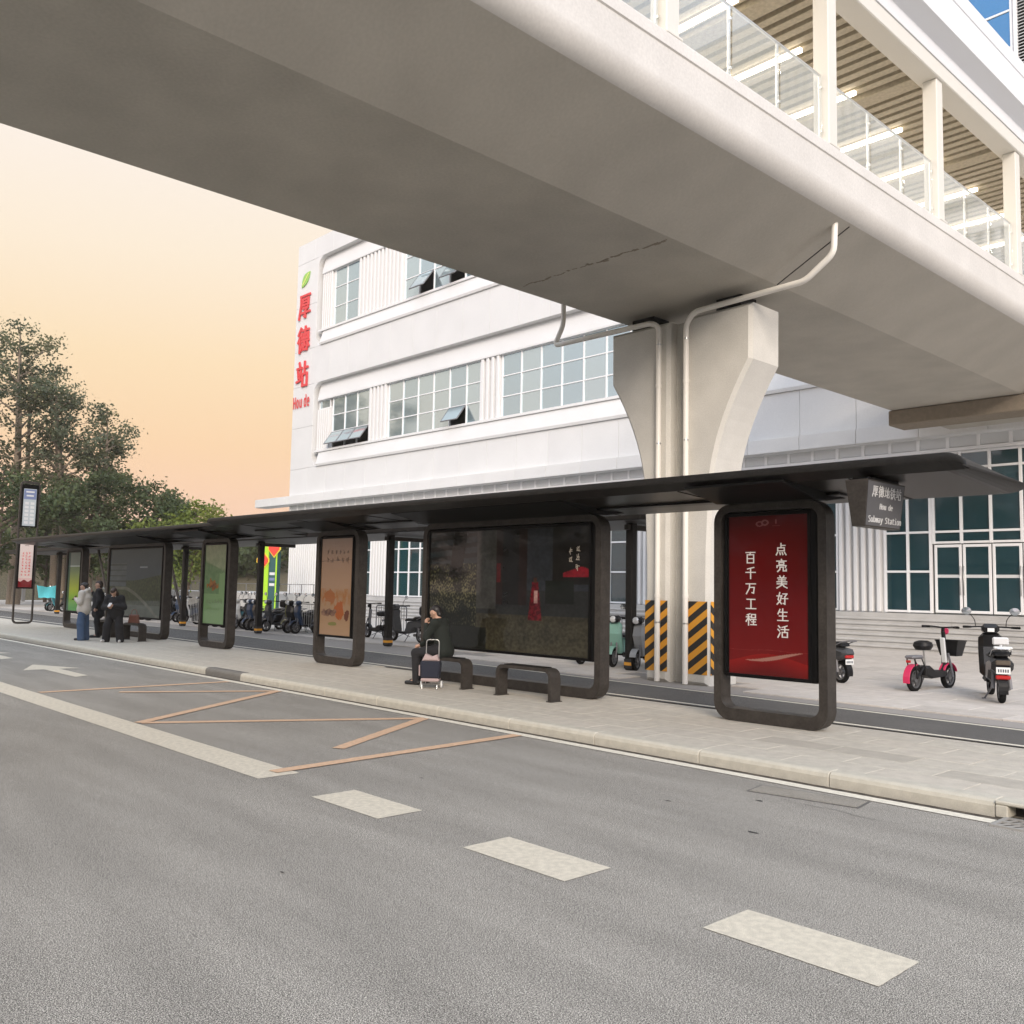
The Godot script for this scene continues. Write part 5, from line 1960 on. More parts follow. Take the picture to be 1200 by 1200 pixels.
func build_trees() -> void:
	grained("bark", 0.16, 0.12, 0.09, 0.9, noise_picture(0.05, 0.6, 1.0, 91), 0.5)
	grained("bark_pale", 0.34, 0.27, 0.20, 0.9, noise_picture(0.05, 0.65, 1.0, 92), 0.5)
	leaf_material("leaf_grey_green", 0.115, 0.130, 0.085)
	leaf_material("leaf_dark", 0.085, 0.110, 0.055)
	leaf_material("leaf_bright", 0.16, 0.205, 0.055)
	leaf_material("leaf_bank", 0.08, 0.10, 0.045)
	grained("bank_earth", 0.20, 0.17, 0.10, 0.95, noise_picture(0.05, 0.5, 1.0, 93), 0.2)
	flat("block_grey", 0.30, 0.29, 0.28, 0.85)
	flat("plastic_grey_light", 0.24, 0.24, 0.24, 0.6)
	var g := "trees behind the far shelter"
	# x, z, height, spread
	tree("tall_tree", "tallest open crowned tree rising behind the stop totem", Vector3(-76, 0, -19.9), 23.4, 3.7, "tall", 101, g, "leaf_grey_green", 135, 0.25)
	tree("tall_tree", "tall tree at the left picture edge", Vector3(-74, 0, -15.6), 21.0, 3.6, "tall", 102, g, "leaf_grey_green", 135, 0.25)
	tree("tall_tree", "tall slender tree right of the tallest one", Vector3(-75, 0, -23.4), 19.8, 3.2, "tall", 103, g, "leaf_grey_green", 135, 0.25)
	tree("tall_tree", "shorter open tree at the right end of the tall group", Vector3(-75, 0, -25.6), 16.4, 2.7, "tall", 104, g, "leaf_grey_green", 135, 0.25)
	var pattern := tree("broad_tree", "broad dark tree below the tall crowns at left", Vector3(-70, 0, -17.5), 10.0, 4.0, "broad", 105, g, "leaf_dark", 190, 0.28)
	tree("broad_tree", "broad dark tree beneath the shorter tall tree", Vector3(-70, 0, -23.5), 9.8, 4.0, "broad", 106, g, "leaf_dark", 190, 0.28)
	tree("broad_tree", "rounded mid green tree left of the brightest tree", Vector3(-69, 0, -27.3), 9.2, 3.4, "broad", 107, g, "leaf_dark", 190, 0.28)
	tree("broad_tree", "bright yellow green tree farthest right by the building", Vector3(-66, 0, -29.2), 7.9, 3.3, "broad", 108, g, "leaf_bright", 120, 0.28)
	tree("broad_tree", "low dark tree behind the yellow poster panel", Vector3(-84, 0, -25.0), 8.6, 4.2, "broad", 109, g, "leaf_dark", 170, 0.4)
	# across the road, out of the picture but mirrored in the glass: street trees and a long office block
	for i in 9:
		var o: Node3D = pattern.duplicate()
		o.name = numbered("street_tree")
		add_child(o)
		o.position = Vector3(-52.0 + i * 9.5, 0.1, 21.0 + 1.5 * sin(i * 2.1))
		o.rotation.y = i * 1.3
		o.scale = Vector3.ONE * (0.92 + 0.05 * (i % 4))
		tag(o, "street tree on the opposite pavement, number %s from the left end" % ["one", "two", "three", "four", "five", "six", "seven", "eight", "nine"][i], "tree", "street trees across the road")
	var blk := thing("office_block", "long grey office block across the road, mirrored in the glass", "building", Vector3(-18.0, 0, 40.0))
	var bs := tool()
	bar(bs, -48.0, 48.0, 0.0, 17.0, 0.0, 12.0)
	ob("wall", bs, "block_grey", blk)
	var wp := tool()
	bar(wp, -1.3, 1.3, 0.0, 1.9, -0.06, 0.02)
	var wpm := wp.commit()
	for r in 4:
		for i in 24:
			ob("window", wpm, "glass_sky_b", blk, Vector3(-46.0 + i * 4.0, 2.0 + r * 4.0, 0.0))
	# wooded bank far behind, one mass
	var rr := RandomNumberGenerator.new()
	rr.seed = 55
	var spots := []
	for i in 330:
		var z := rr.randf_range(-70.0, -10.0)
		var x := -104.0 + rr.randf_range(-8.0, 8.0)
		spots.append([Vector3(x, 1.0 + rr.randf() * 7.0 + 1.0 * sin(z * 0.3), z), rr.randf_range(1.2, 2.0)])
	var bank := ob("wooded_bank", leaf_mesh(spots, 42, 0.7, mats["leaf_bank"].get_meta("tint"), rr), "leaf_bank")
	bank.set_meta("kind", "stuff")
	tag(bank, "wooded bank closing the view behind the trees", "woodland")
	var st := tool()
	prism(st, PackedVector2Array([Vector2(-140, -1), Vector2(-90, -1), Vector2(-99, 3.2), Vector2(-112, 6.5), Vector2(-140, 8.0)]), -110, 30)
	structure(ob("hillside", st, "bank_earth"), "dry grassy bank behind the trees")
	# grey steel gantry at the left
	var t := thing("steel_gantry", "grey steel gantry frame behind the trees at the left edge", "gantry")
	for y in [4.7, 7.0]:
		st = tool()
		cbox(st, Vector3(-86, y, -20.0), Vector3(0.35, 0.35, 18.0), 0.02)
		ob("beam", st, "plastic_grey_light", t)
	for k in 8:
		st = tool()
		bar(st, -86.12, -85.88, 0.0, 6.82, -28.6 + k * 2.4, -28.36 + k * 2.4)
		ob("upright", st, "plastic_grey_light", t)
	for k in 16:
		st = tool()
		bar(st, -86.04, -85.96, 4.88, 6.0, -28.5 + k * 1.1, -28.42 + k * 1.1)
		ob("baluster", st, "plastic_grey_light", t)

func build_barriers() -> void:
	# low steel crowd barriers between the parked scooters and the plaza
	var spots := [[-31.2, -18.35, 0.0, "steel crowd barrier beside the orange poster panel"], [-38.9, -17.8, 0.0, "steel crowd barrier left of the green poster panel"], [-28.2, -20.3, 0.0, "dark crowd barrier behind the e-bike with round saddle"], [-23.6, -20.6, 0.0, "dark crowd barrier behind the grey scooter"], [-16.4, -20.4, 0.0, "dark crowd barrier behind the mint scooter"], [-47.5, -20.6, 0.05, "steel crowd barrier behind the left scooter row"], [-42.5, -20.9, 0.0, "steel crowd barrier behind the middle of the scooter row"]]
	for s in spots:
		var t := thing("crowd_barrier", s[3], "barrier", Vector3(s[0], 0.02, s[1]), s[2], "crowd barriers by the parked scooters")
		var m := "steel" if s[3].begins_with("steel") else "plastic_grey"
		var st := tool()
		tube(st, bend([Vector3(-0.95, 0.12, 0), Vector3(-0.95, 1.12, 0), Vector3(0.95, 1.12, 0), Vector3(0.95, 0.12, 0)], 0.12), 0.02, 8)
		tube(st, [Vector3(-0.95, 0.14, 0), Vector3(0.95, 0.14, 0)], 0.016, 6)
		ob("frame", st, m, t)
		var rod := tool()
		tube(rod, [Vector3(0, 0.15, 0), Vector3(0, 1.11, 0)], 0.011, 6)
		var rm := rod.commit()
		for k in 11:
			ob("rod", rm, m, t, Vector3(-0.79 + k * 0.158, 0, 0))
		for x in [-0.8, 0.8]:
			st = tool()
			tube(st, [Vector3(x, 0.015, -0.3), Vector3(x, 0.13, 0), Vector3(x, 0.015, 0.3)], 0.015, 6)
			ob("foot", st, m, t)

# ------------------------------------------------------------------ scooters
var bike_parts := {}
const SIDE := Basis(Vector3(0, 0, 1), Vector3(0, 1, 0), Vector3(1, 0, 0))

func side_slab(poly: Array, half: float, bev: float) -> Mesh:
	# outline in (z, y) drawn out across the bike
	var pk := PackedVector2Array()
	for i in range(0, poly.size(), 2):
		pk.append(Vector2(poly[i], poly[i + 1]))
	var st := tool()
	prism(st, pk, -half, half, Transform3D(SIDE, Vector3.ZERO), bev)
	return st.commit()

func wheel_meshes(r: float, w: float, spokes: int) -> Array:
	var xf := Transform3D(Basis(Vector3(0, 0, 1), Vector3(1, 0, 0), Vector3(0, 1, 0)), Vector3.ZERO)
	var ty := tool()
	var prof := []
	for k in 11:
		var a := PI * (k / 10.0)
		prof.append(Vector2(r * 0.80 + (r * 0.20) * sin(a), -w * 0.5 * cos(a)))
	prof.append(Vector2(r * 0.70, w * 0.42))
	prof.append(Vector2(r * 0.70, -w * 0.42))
	prof.append(prof[0])
	lathe(ty, prof, 20, xf)
	var ri := tool()
	lathe(ri, [Vector2(r * 0.715, -w * 0.40), Vector2(r * 0.715, w * 0.40), Vector2(r * 0.60, w * 0.34), Vector2(r * 0.60, -w * 0.34), Vector2(r * 0.715, -w * 0.40)], 18, xf)
	lathe(ri, [Vector2(0.0, -w * 0.46), Vector2(r * 0.26, -w * 0.46), Vector2(r * 0.28, 0), Vector2(r * 0.26, w * 0.46), Vector2(0.0, w * 0.46)], 12, xf)
	for k in spokes:
		var a := TAU * k / spokes
		box(ri, Vector3(0, sin(a) * r * 0.44, cos(a) * r * 0.44), Vector3(w * 0.3, r * 0.42, r * 0.12), Basis(Vector3.RIGHT, PI * 0.5 - a))
	return [ty.commit(), ri.commit()]

func fender(r: float, half: float, a0: float, a1: float) -> Mesh:
	var out := []
	for k in 10:
		var a := lerpf(a0, a1, k / 9.0)
		out.append_array([cos(a) * r, sin(a) * r])
	for k in range(9, -1, -1):
		var a := lerpf(a0, a1, k / 9.0)
		out.append_array([cos(a) * (r - 0.016), sin(a) * (r - 0.016)])
	return side_slab(out, half, 0.004)

func prepare_bikes() -> void:
	var p := bike_parts
	p.wheel = wheel_meshes(0.215, 0.095, 5)
	p.thin_wheel = wheel_meshes(0.215, 0.088, 6)
	p.rear_body = side_slab([-0.08, 0.30, 0.02, 0.50, 0.08, 0.62, 0.34, 0.665, 0.62, 0.69, 0.84, 0.66, 0.88, 0.58, 0.80, 0.47, 0.66, 0.43, 0.44, 0.42, 0.30, 0.30, 0.10, 0.27], 0.15, 0.06)
	p.seat = side_slab([-0.06, 0.635, -0.03, 0.70, 0.10, 0.735, 0.32, 0.735, 0.42, 0.785, 0.62, 0.80, 0.74, 0.77, 0.76, 0.71, 0.60, 0.685, 0.30, 0.66], 0.135, 0.045)
	p.floor = side_slab([-0.46, 0.255, -0.46, 0.315, -0.02, 0.315, 0.02, 0.255], 0.15, 0.02)
	p.shield = side_slab([-0.44, 0.30, -0.55, 0.30, -0.66, 0.55, -0.72, 0.74, -0.68, 0.94, -0.60, 1.0, -0.54, 0.96, -0.56, 0.78, -0.47, 0.50], 0.18, 0.065)
	p.cowl = side_slab([-0.70, 0.985, -0.76, 1.06, -0.72, 1.13, -0.60, 1.15, -0.52, 1.09, -0.54, 1.0], 0.13, 0.045)
	p.front_fender = fender(0.255, 0.07, 0.35, 2.75)
	p.rear_fender = fender(0.255, 0.065, -0.25, 1.7)
	var st := tool()
	for s in [-1.0, 1.0]:
		tube(st, [Vector3(s * 0.075, 0.215, -0.72), Vector3(s * 0.075, 0.42, -0.67), Vector3(s * 0.05, 0.62, -0.63)], 0.02, 8)
	p.fork = st.commit()
	st = tool()
	tube(st, bend([Vector3(-0.36, 1.09, -0.46), Vector3(-0.20, 1.10, -0.55), Vector3(0, 1.10, -0.60), Vector3(0.20, 1.10, -0.55), Vector3(0.36, 1.09, -0.46)], 0.08), 0.013, 8)
	p.bar = st.commit()
	st = tool()
	tube(st, [Vector3(0, 0, 0), Vector3(0.05, 0.0, 0.028), Vector3(0.12, 0, 0.065)], [0.017, 0.02, 0.02], 8)
	p.grip_r = st.commit()
	st = tool()
	tube(st, [Vector3(0, 0, 0), Vector3(-0.05, 0.0, 0.028), Vector3(-0.12, 0, 0.065)], [0.017, 0.02, 0.02], 8)
	p.grip_l = st.commit()
	for s in [-1.0, 1.0]:
		st = tool()
		tube(st, bend([Vector3(0, 0, 0), Vector3(s * 0.01, 0.12, -0.01), Vector3(s * 0.10, 0.22, 0.0)], 0.06), 0.007, 6)
		p["stem_r" if s > 0 else "stem_l"] = st.commit()
	st = tool()
	lathe(st, [Vector2(0, -0.02), Vector2(0.05, -0.015), Vector2(0.062, 0.0), Vector2(0.058, 0.008), Vector2(0.0, 0.009)], 14, Transform3D(Basis(Vector3(1.25, 0, 0), Vector3(0, 0, 1), Vector3(0, -1, 0)), Vector3.ZERO))
	p.mirror = st.commit()
	st = tool()
	lathe(st, [Vector2(0, -0.035), Vector2(0.045, -0.028), Vector2(0.072, 0.0), Vector2(0.076, 0.02), Vector2(0.0, 0.03)], 16, Transform3D(Basis(Vector3(1, 0, 0), Vector3(0, 0, 1), Vector3(0, -1, 0)), Vector3.ZERO))
	p.headlight = st.commit()
	st = tool()
	cbox(st, Vector3.ZERO, Vector3(0.20, 0.06, 0.05), 0.015)
	p.tail_light = st.commit()
	st = tool()
	cbox(st, Vector3.ZERO, Vector3(0.19, 0.10, 0.006), 0.002)
	p.plate = st.commit()
	st = tool()
	for k in 5:
		box(st, Vector3(-0.062 + k * 0.031, -0.002, 0.0042), Vector3(0.018, 0.045, 0.002))
	p.digits = st.commit()
	st = tool()
	tube(st, [Vector3(-0.02, 0.30, 0.12), Vector3(-0.17, 0.015, 0.06)], 0.014, 6)
	box(st, Vector3(-0.18, 0.012, 0.06), Vector3(0.06, 0.016, 0.04))
	p.stand = st.commit()
	st = tool()
	for s in [-1.0, 1.0]:
		tube(st, bend([Vector3(s * 0.13, 0.70, 0.55), Vector3(s * 0.13, 0.80, 0.80), Vector3(s * 0.08, 0.82, 0.95)], 0.06), 0.012, 8)
	tube(st, [Vector3(-0.08, 0.82, 0.95), Vector3(0.08, 0.82, 0.95)], 0.012, 8)
	p.rack = st.commit()
	st = tool()
	cbox(st, Vector3.ZERO, Vector3(0.38, 0.28, 0.32), 0.05)
	p.top_box = st.commit()
	st = tool()
	tube(st, [Vector3(0.10, 0.215, 0.18), Vector3(0.10, 0.23, 0.58)], 0.045, 8)
	tube(st, [Vector3(0.12, 0.22, 0.66), Vector3(0.10, 0.50, 0.60)], [0.028, 0.024], 8)
	tube(st, [Vector3(-0.12, 0.22, 0.66), Vector3(-0.10, 0.50, 0.60)], [0.028, 0.024], 8)
	p.swingarm = st.commit()
	# step-through e-bike
	st = tool()
	tube(st, bend([Vector3(0, 0.98, -0.44), Vector3(0, 0.45, -0.52), Vector3(0, 0.28, -0.36), Vector3(0, 0.26, 0.16), Vector3(0, 0.40, 0.40)], 0.10), 0.034, 10)
	tube(st, [Vector3(-0.05, 0.22, 0.52), Vector3(-0.05, 0.42, 0.28)], 0.02, 8)
	tube(st, [Vector3(0.05, 0.22, 0.52), Vector3(0.05, 0.42, 0.28)], 0.02, 8)
	p.e_frame = st.commit()
	st = tool()
	cbox(st, Vector3(0, 0.66, -0.44), Vector3(0.085, 0.44, 0.04), 0.012, Basis(Vector3.RIGHT, 0.15))
	p.e_stem_panel = st.commit()
	p.e_deck = side_slab([-0.38, 0.22, -0.38, 0.32, 0.00, 0.34, 0.16, 0.42, 0.30, 0.40, 0.30, 0.26, 0.10, 0.20], 0.105, 0.03)
	st = tool()
	tube(st, [Vector3(0, 0.35, 0.16), Vector3(0, 0.70, 0.22)], 0.018, 8)
	p.e_seat_post = st.commit()
	st = tool()
	lathe(st, [Vector2(0, -0.05), Vector2(0.10, -0.045), Vector2(0.135, 0.0), Vector2(0.12, 0.04), Vector2(0.06, 0.06), Vector2(0, 0.062)], 16, Transform3D(Basis(Vector3(0.9, 0, 0), Vector3(0, 1, 0), Vector3(0, 0, 1.15)), Vector3.ZERO))
	p.e_saddle = st.commit()
	st = tool()
	cbox(st, Vector3(0, 0.57, 0.52), Vector3(0.17, 0.06, 0.34), 0.025)
	p.e_pillion = st.commit()
	st = tool()
	for s in [-1.0, 1.0]:
		tube(st, [Vector3(s * 0.07, 0.54, 0.62), Vector3(s * 0.065, 0.22, 0.55)], 0.011, 6)
		tube(st, [Vector3(s * 0.07, 0.54, 0.40), Vector3(s * 0.06, 0.36, 0.26)], 0.011, 6)
	p.e_carrier = st.commit()
	st = tool()
	tube(st, [Vector3(0, 0.98, -0.44), Vector3(0, 1.05, -0.44)], 0.028, 8)
	tube(st, bend([Vector3(-0.29, 1.06, -0.33), Vector3(-0.20, 1.07, -0.42), Vector3(0, 1.05, -0.44), Vector3(0.20, 1.07, -0.42), Vector3(0.29, 1.06, -0.33)], 0.07), 0.013, 8)
	p.e_bar = st.commit()
	st = tool()
	cbox(st, Vector3(0, 0.99, -0.50), Vector3(0.10, 0.12, 0.08), 0.03)
	p.e_head = st.commit()
	# basket: tapered shell with rim and ribs
	st = tool()
	var rings := [[0.11, 0.09, 0.0], [0.15, 0.12, 0.20]]
	for k in 4:
		var c := [[-1, -1], [1, -1], [1, 1], [-1, 1]]
		var a: Array = c[k]
		var b: Array = c[(k + 1) % 4]
		var lo_a := Vector3(a[0] * 0.11, 0, a[1] * 0.085)
		var lo_b := Vector3(b[0] * 0.11, 0, b[1] * 0.085)
		var hi_a := Vector3(a[0] * 0.155, 0.21, a[1] * 0.125)
		var hi_b := Vector3(b[0] * 0.155, 0.21, b[1] * 0.125)
		quad(st, lo_a, lo_b, hi_b, hi_a, (lo_a + lo_b))
		quad(st, lo_a * 0.94 + Vector3(0, 0.012, 0), lo_b * 0.94 + Vector3(0, 0.012, 0), hi_b * 0.94 + Vector3(0, 0.012, 0), hi_a * 0.94 + Vector3(0, 0.012, 0), -(lo_a + lo_b))
		tube(st, [hi_a, hi_b], 0.009, 6)
	quad(st, Vector3(-0.11, 0.0, -0.085), Vector3(0.11, 0.0, -0.085), Vector3(0.11, 0.0, 0.085), Vector3(-0.11, 0.0, 0.085), Vector3.DOWN)
	p.basket = st.commit()

func put_wheel(t: Node3D, set_: Array, at: Vector3, called: String) -> void:
	var w := Node3D.new()
	w.name = called
	w.position = at
	t.add_child(w, true)
	ob("tyre", set_[0], "rubber", w)
	ob("rim", set_[1], "rim_metal", w)

func scooter(label: String, at: Vector2, turn: float, paint_key, opts := {}) -> Node3D:
	var p := bike_parts
	var t := thing("scooter", label, "scooter", Vector3(at.x, 0.022, at.y), turn, "scooters parked behind the shelters")
	put_wheel(t, p.wheel, Vector3(0, 0.215, -0.70), "front_wheel")
	put_wheel(t, p.wheel, Vector3(0, 0.215, 0.62), "rear_wheel")
	ob("rear_body", p.rear_body, paint_key, t)
	ob("seat", p.seat, opts.get("seat", "plastic_black"), t)
	ob("footboard", p.floor, "plastic_black", t)
	ob("leg_shield", p.shield, paint_key, t)
	t.scale = Vector3.ONE * opts.get("size", 1.08)
	ob("handlebar_cowl", p.cowl, opts.get("cowl", paint_key), t)
	ob("front_fender", p.front_fender, paint_key, t, Vector3(0, 0.215, -0.70)).scale.z = -1.0
	ob("rear_fender", p.rear_fender, "plastic_black", t, Vector3(0, 0.215, 0.62))
	ob("fork", p.fork, "plastic_grey", t)
	ob("swingarm", p.swingarm, "plastic_grey", t)
	var hb := ob("handlebar", p.bar, "plastic_black", t)
	ob("grip", p.grip_r, "rubber", hb, Vector3(0.29, 1.094, -0.50))
	ob("grip", p.grip_l, "rubber", hb, Vector3(-0.29, 1.094, -0.50))
	for s in [-1.0, 1.0]:
		var m := ob("mirror", p["stem_r" if s > 0 else "stem_l"], "plastic_black", t, Vector3(s * 0.22, 1.10, -0.54))
		var gl := ob("mirror_glass", p.mirror, "mirror_glass", m, Vector3(s * 0.13, 0.25, 0.0))
	ob("headlight", p.headlight, "lamp_glass", t, Vector3(0, 1.06, -0.745))
	ob("tail_light", p.tail_light, "lamp_red", t, Vector3(0, 0.40 if opts.get("low_lamp", false) else 0.52, 0.845))
	var pl := ob("licence_plate", p.plate, "plate_white", t, Vector3(0, 0.50 if opts.get("low_lamp", false) else 0.42, 0.885 if opts.get("low_lamp", false) else 0.85))
	ob("digits", p.digits, "plate_ink", pl)
	ob("stand", p.stand, "plastic_grey", t)
	ob("grab_rail", p.rack, opts.get("rail", "plastic_grey"), t)
	if opts.get("box", false):
		ob("top_box", p.top_box, opts.get("box_key", "plastic_black"), t, Vector3(0, 0.97, 0.84))
	return t

func e_bike(label: String, at: Vector2, turn: float, paint_key, stem_key := "plate_white", basket := true) -> Node3D:
	var p := bike_parts
	var t := thing("e_bike", label, "e-bike", Vector3(at.x, 0.022, at.y), turn, "small step-through e-bikes on the plaza")
	put_wheel(t, p.thin_wheel, Vector3(0, 0.205, -0.58), "front_wheel")
	put_wheel(t, p.thin_wheel, Vector3(0, 0.205, 0.53), "rear_wheel")
	ob("frame", p.e_frame, "plastic_black", t)
	t.scale = Vector3.ONE * 1.15
	ob("stem_panel", p.e_stem_panel, stem_key, t)
	ob("footboard", p.e_deck, "plastic_black", t)
	ob("seat_post", p.e_seat_post, "steel", t)
	ob("saddle", p.e_saddle, "plastic_black", t, Vector3(0, 0.75, 0.23)).scale = Vector3(1.25, 1.5, 1.25)
	ob("pillion", p.e_pillion, "plastic_grey", t)
	ob("carrier", p.e_carrier, "plastic_black", t)
	ob("front_fender", p.front_fender, paint_key, t, Vector3(0, 0.205, -0.58)).scale = Vector3(0.8, 0.95, -0.95)
	ob("rear_fender", p.rear_fender, paint_key, t, Vector3(0, 0.205, 0.53)).scale = Vector3(0.9, 0.98, 1.0)
	var fk := ob("fork", p.fork, "plastic_grey", t, Vector3(0, -0.01, 0.13))
	var hb := ob("handlebar", p.e_bar, "plastic_black", t)
	ob("grip", p.grip_r, "rubber", hb, Vector3(0.21, 1.065, -0.40))
	ob("grip", p.grip_l, "rubber", hb, Vector3(-0.21, 1.065, -0.40))
	ob("head_cover", p.e_head, paint_key, t).scale = Vector3(1.3, 1.0, 1.0)
	ob("headlight", p.headlight, "lamp_glass", t, Vector3(0, 0.98, -0.56)).scale = Vector3.ONE * 0.5
	ob("tail_light", p.tail_light, "lamp_red", t, Vector3(0, 0.50, 0.70)).scale = Vector3(0.4, 0.7, 0.6)
	ob("stand", p.stand, "plastic_grey", t)
	if basket:
		ob("basket", p.basket, "plastic_black", t, Vector3(0, 0.56, -0.70)).scale = Vector3(1.3, 1.25, 1.25)
	return t

func build_bikes() -> void:
	prepare_bikes()
	var cc := {"paint_black": [0.009, 0.009, 0.010], "paint_mint": [0.22, 0.40, 0.33], "paint_silver": [0.30, 0.31, 0.32], "paint_navy": [0.025, 0.05, 0.10], "paint_white": [0.62, 0.62, 0.60], "paint_pink": [0.60, 0.035, 0.11], "paint_red": [0.35, 0.03, 0.03], "paint_grey": [0.05, 0.052, 0.055], "paint_teal": [0.05, 0.20, 0.24], "paint_blue": [0.12, 0.28, 0.45], "paint_olive": [0.16, 0.15, 0.06]}
	for k in cc:
		var m := flat(k, cc[k][0], cc[k][1], cc[k][2], 0.34, 0.0, 0.3)
		m.clearcoat_enabled = true
		m.clearcoat = 0.3
		m.clearcoat_roughness = 0.08
	flat("lamp_smoke", 0.10, 0.08, 0.06, 0.15)
	flat("cloth_cyan", 0.10, 0.52, 0.60, 0.8)
	# the two that stand free on the right
	e_bike("pink and black step-through e-bike with front basket on the plaza", Vector2(-7.78, -18.58), -0.10, "paint_pink")
	var bs := scooter("black scooter seen from behind at the right picture edge", Vector2(-6.36, -17.98), 0.45, "paint_black", {"rail": "chrome", "size": 1.16, "low_lamp": true})
	var st := tool()
	cbox(st, Vector3(0, 0.86, 0.14), Vector3(0.22, 0.12, 0.05), 0.02)
	cbox(st, Vector3(0, 0.77, 0.17), Vector3(0.04, 0.08, 0.03), 0.01)
	ob("back_pad", st, "letter_pale", bs, Vector3(0, 0.06, 0.50))
	st = tool()
	cbox(st, Vector3.ZERO, Vector3(0.25, 0.035, 0.10), 0.012)
	ob("rack_plate", st, "plate_white", bs, Vector3(0, 0.835, 0.90))
	st = tool()
	cbox(st, Vector3.ZERO, Vector3(0.20, 0.07, 0.03), 0.015)
	ob("tail_lens", st, "lamp_smoke", bs, Vector3(0, 0.615, 0.878))
	st = tool()
	cbox(st, Vector3.ZERO, Vector3(0.10, 0.06, 0.006), 0.002)
	ob("sticker", st, "plate_white", bs, Vector3(0, 1.05, -0.515))
	# by the pier
	scooter("mint green scooter between the wide panel and the pier", Vector2(-14.85, -17.75), 3.45, "paint_mint", {"cowl": "plastic_black"})
	scooter("black scooter left of the mint one", Vector2(-15.75, -17.7), 3.35, "paint_black")
	scooter("silver grey scooter right of the mint one by the pier", Vector2(-13.95, -17.45), 3.5, "paint_silver", {"cowl": "plastic_black"})
	scooter("dark scooter half hidden behind the red poster panel", Vector2(-10.1, -18.5), 1.2, "paint_grey")
	# side-on pair behind the seated person
	e_bike("black e-bike with round saddle beside the orange poster panel", Vector2(-27.2, -19.0), 1.5, "paint_black", "plastic_grey", false)
	scooter("dark grey scooter with top box left of the seated person", Vector2(-25.0, -18.7), 1.62, "paint_grey", {"box": true})
	# cluster between green and orange panels
	var keys := ["paint_black", "paint_navy", "paint_black", "paint_olive", "paint_grey", "paint_black", "paint_navy", "paint_grey", "paint_white", "paint_black", "paint_teal", "paint_red"]
	var words_ := {"paint_black": "black", "paint_navy": "navy", "paint_grey": "dark grey", "paint_olive": "olive", "paint_silver": "silver", "paint_white": "white", "paint_teal": "teal", "paint_red": "dark red", "paint_blue": "pale blue"}
	var order := ["first", "second", "third", "fourth", "fifth", "sixth", "seventh", "eighth", "ninth", "tenth", "eleventh", "twelfth", "thirteenth", "fourteenth", "fifteenth", "sixteenth", "seventeenth", "eighteenth", "nineteenth", "twentieth", "twenty-first", "twenty-second", "twenty-third", "twenty-fourth"]
	for i in 13:
		var x := -30.4 - i * 0.60
		scooter("%s scooter, %s from the right between orange and green panels" % [words_[keys[i % 12]], order[i]], Vector2(x, -18.1 - rng.randf() * 0.5 - (0.5 if x > -32.6 and x < -29.9 else 0.0)), 3.14 + rng.randf_range(-0.35, 0.35), keys[i % 12], {"box": i % 4 == 2, "seat": "plastic_black"})
	var keys2 := ["paint_grey", "paint_black", "paint_white", "paint_navy", "paint_black", "paint_black", "paint_teal", "paint_grey", "paint_black", "paint_blue", "paint_black", "paint_black", "paint_silver", "paint_black", "paint_grey"]
	for i in 24:
		var x := -39.4 - i * 0.92
		scooter("%s scooter, %s from the right left of the green panel" % [words_[keys2[i % 15]], order[i]], Vector2(x, -18.3 - rng.randf() * 0.7), 3.14 + rng.randf_range(-0.4, 0.4), keys2[i % 15], {"box": i % 5 == 1})
	# bright cover hung over one of them
	st = tool()
	for i in 10:
		for j in 6:
			var f := func(u: float, v: float) -> Vector3: return Vector3(lerpf(-0.62, 0.62, u), 1.52 - 0.75 * v - 0.10 * sin(u * PI) * (1.0 - v) - 0.02 * sin(u * 17.0), -0.05 - 0.25 * sin(v * 1.6) + 0.05 * sin(u * 9.0 + v * 3.0))
			var a: Vector3 = f.call(i / 10.0, j / 6.0)
			var b: Vector3 = f.call((i + 1) / 10.0, j / 6.0)
			var c: Vector3 = f.call((i + 1) / 10.0, (j + 1) / 6.0)
			var d: Vector3 = f.call(i / 10.0, (j + 1) / 6.0)
			quad(st, a, b, c, d, Vector3(0, 0.3, 1))
	var cov := ob("wind_apron", st, "cloth_cyan", self, Vector3(-58.6, 0.05, -17.35))
	cov.rotation.y = 0.75
	tag(cov, "bright turquoise wind apron hung on a scooter beside the stop totem", "apron")

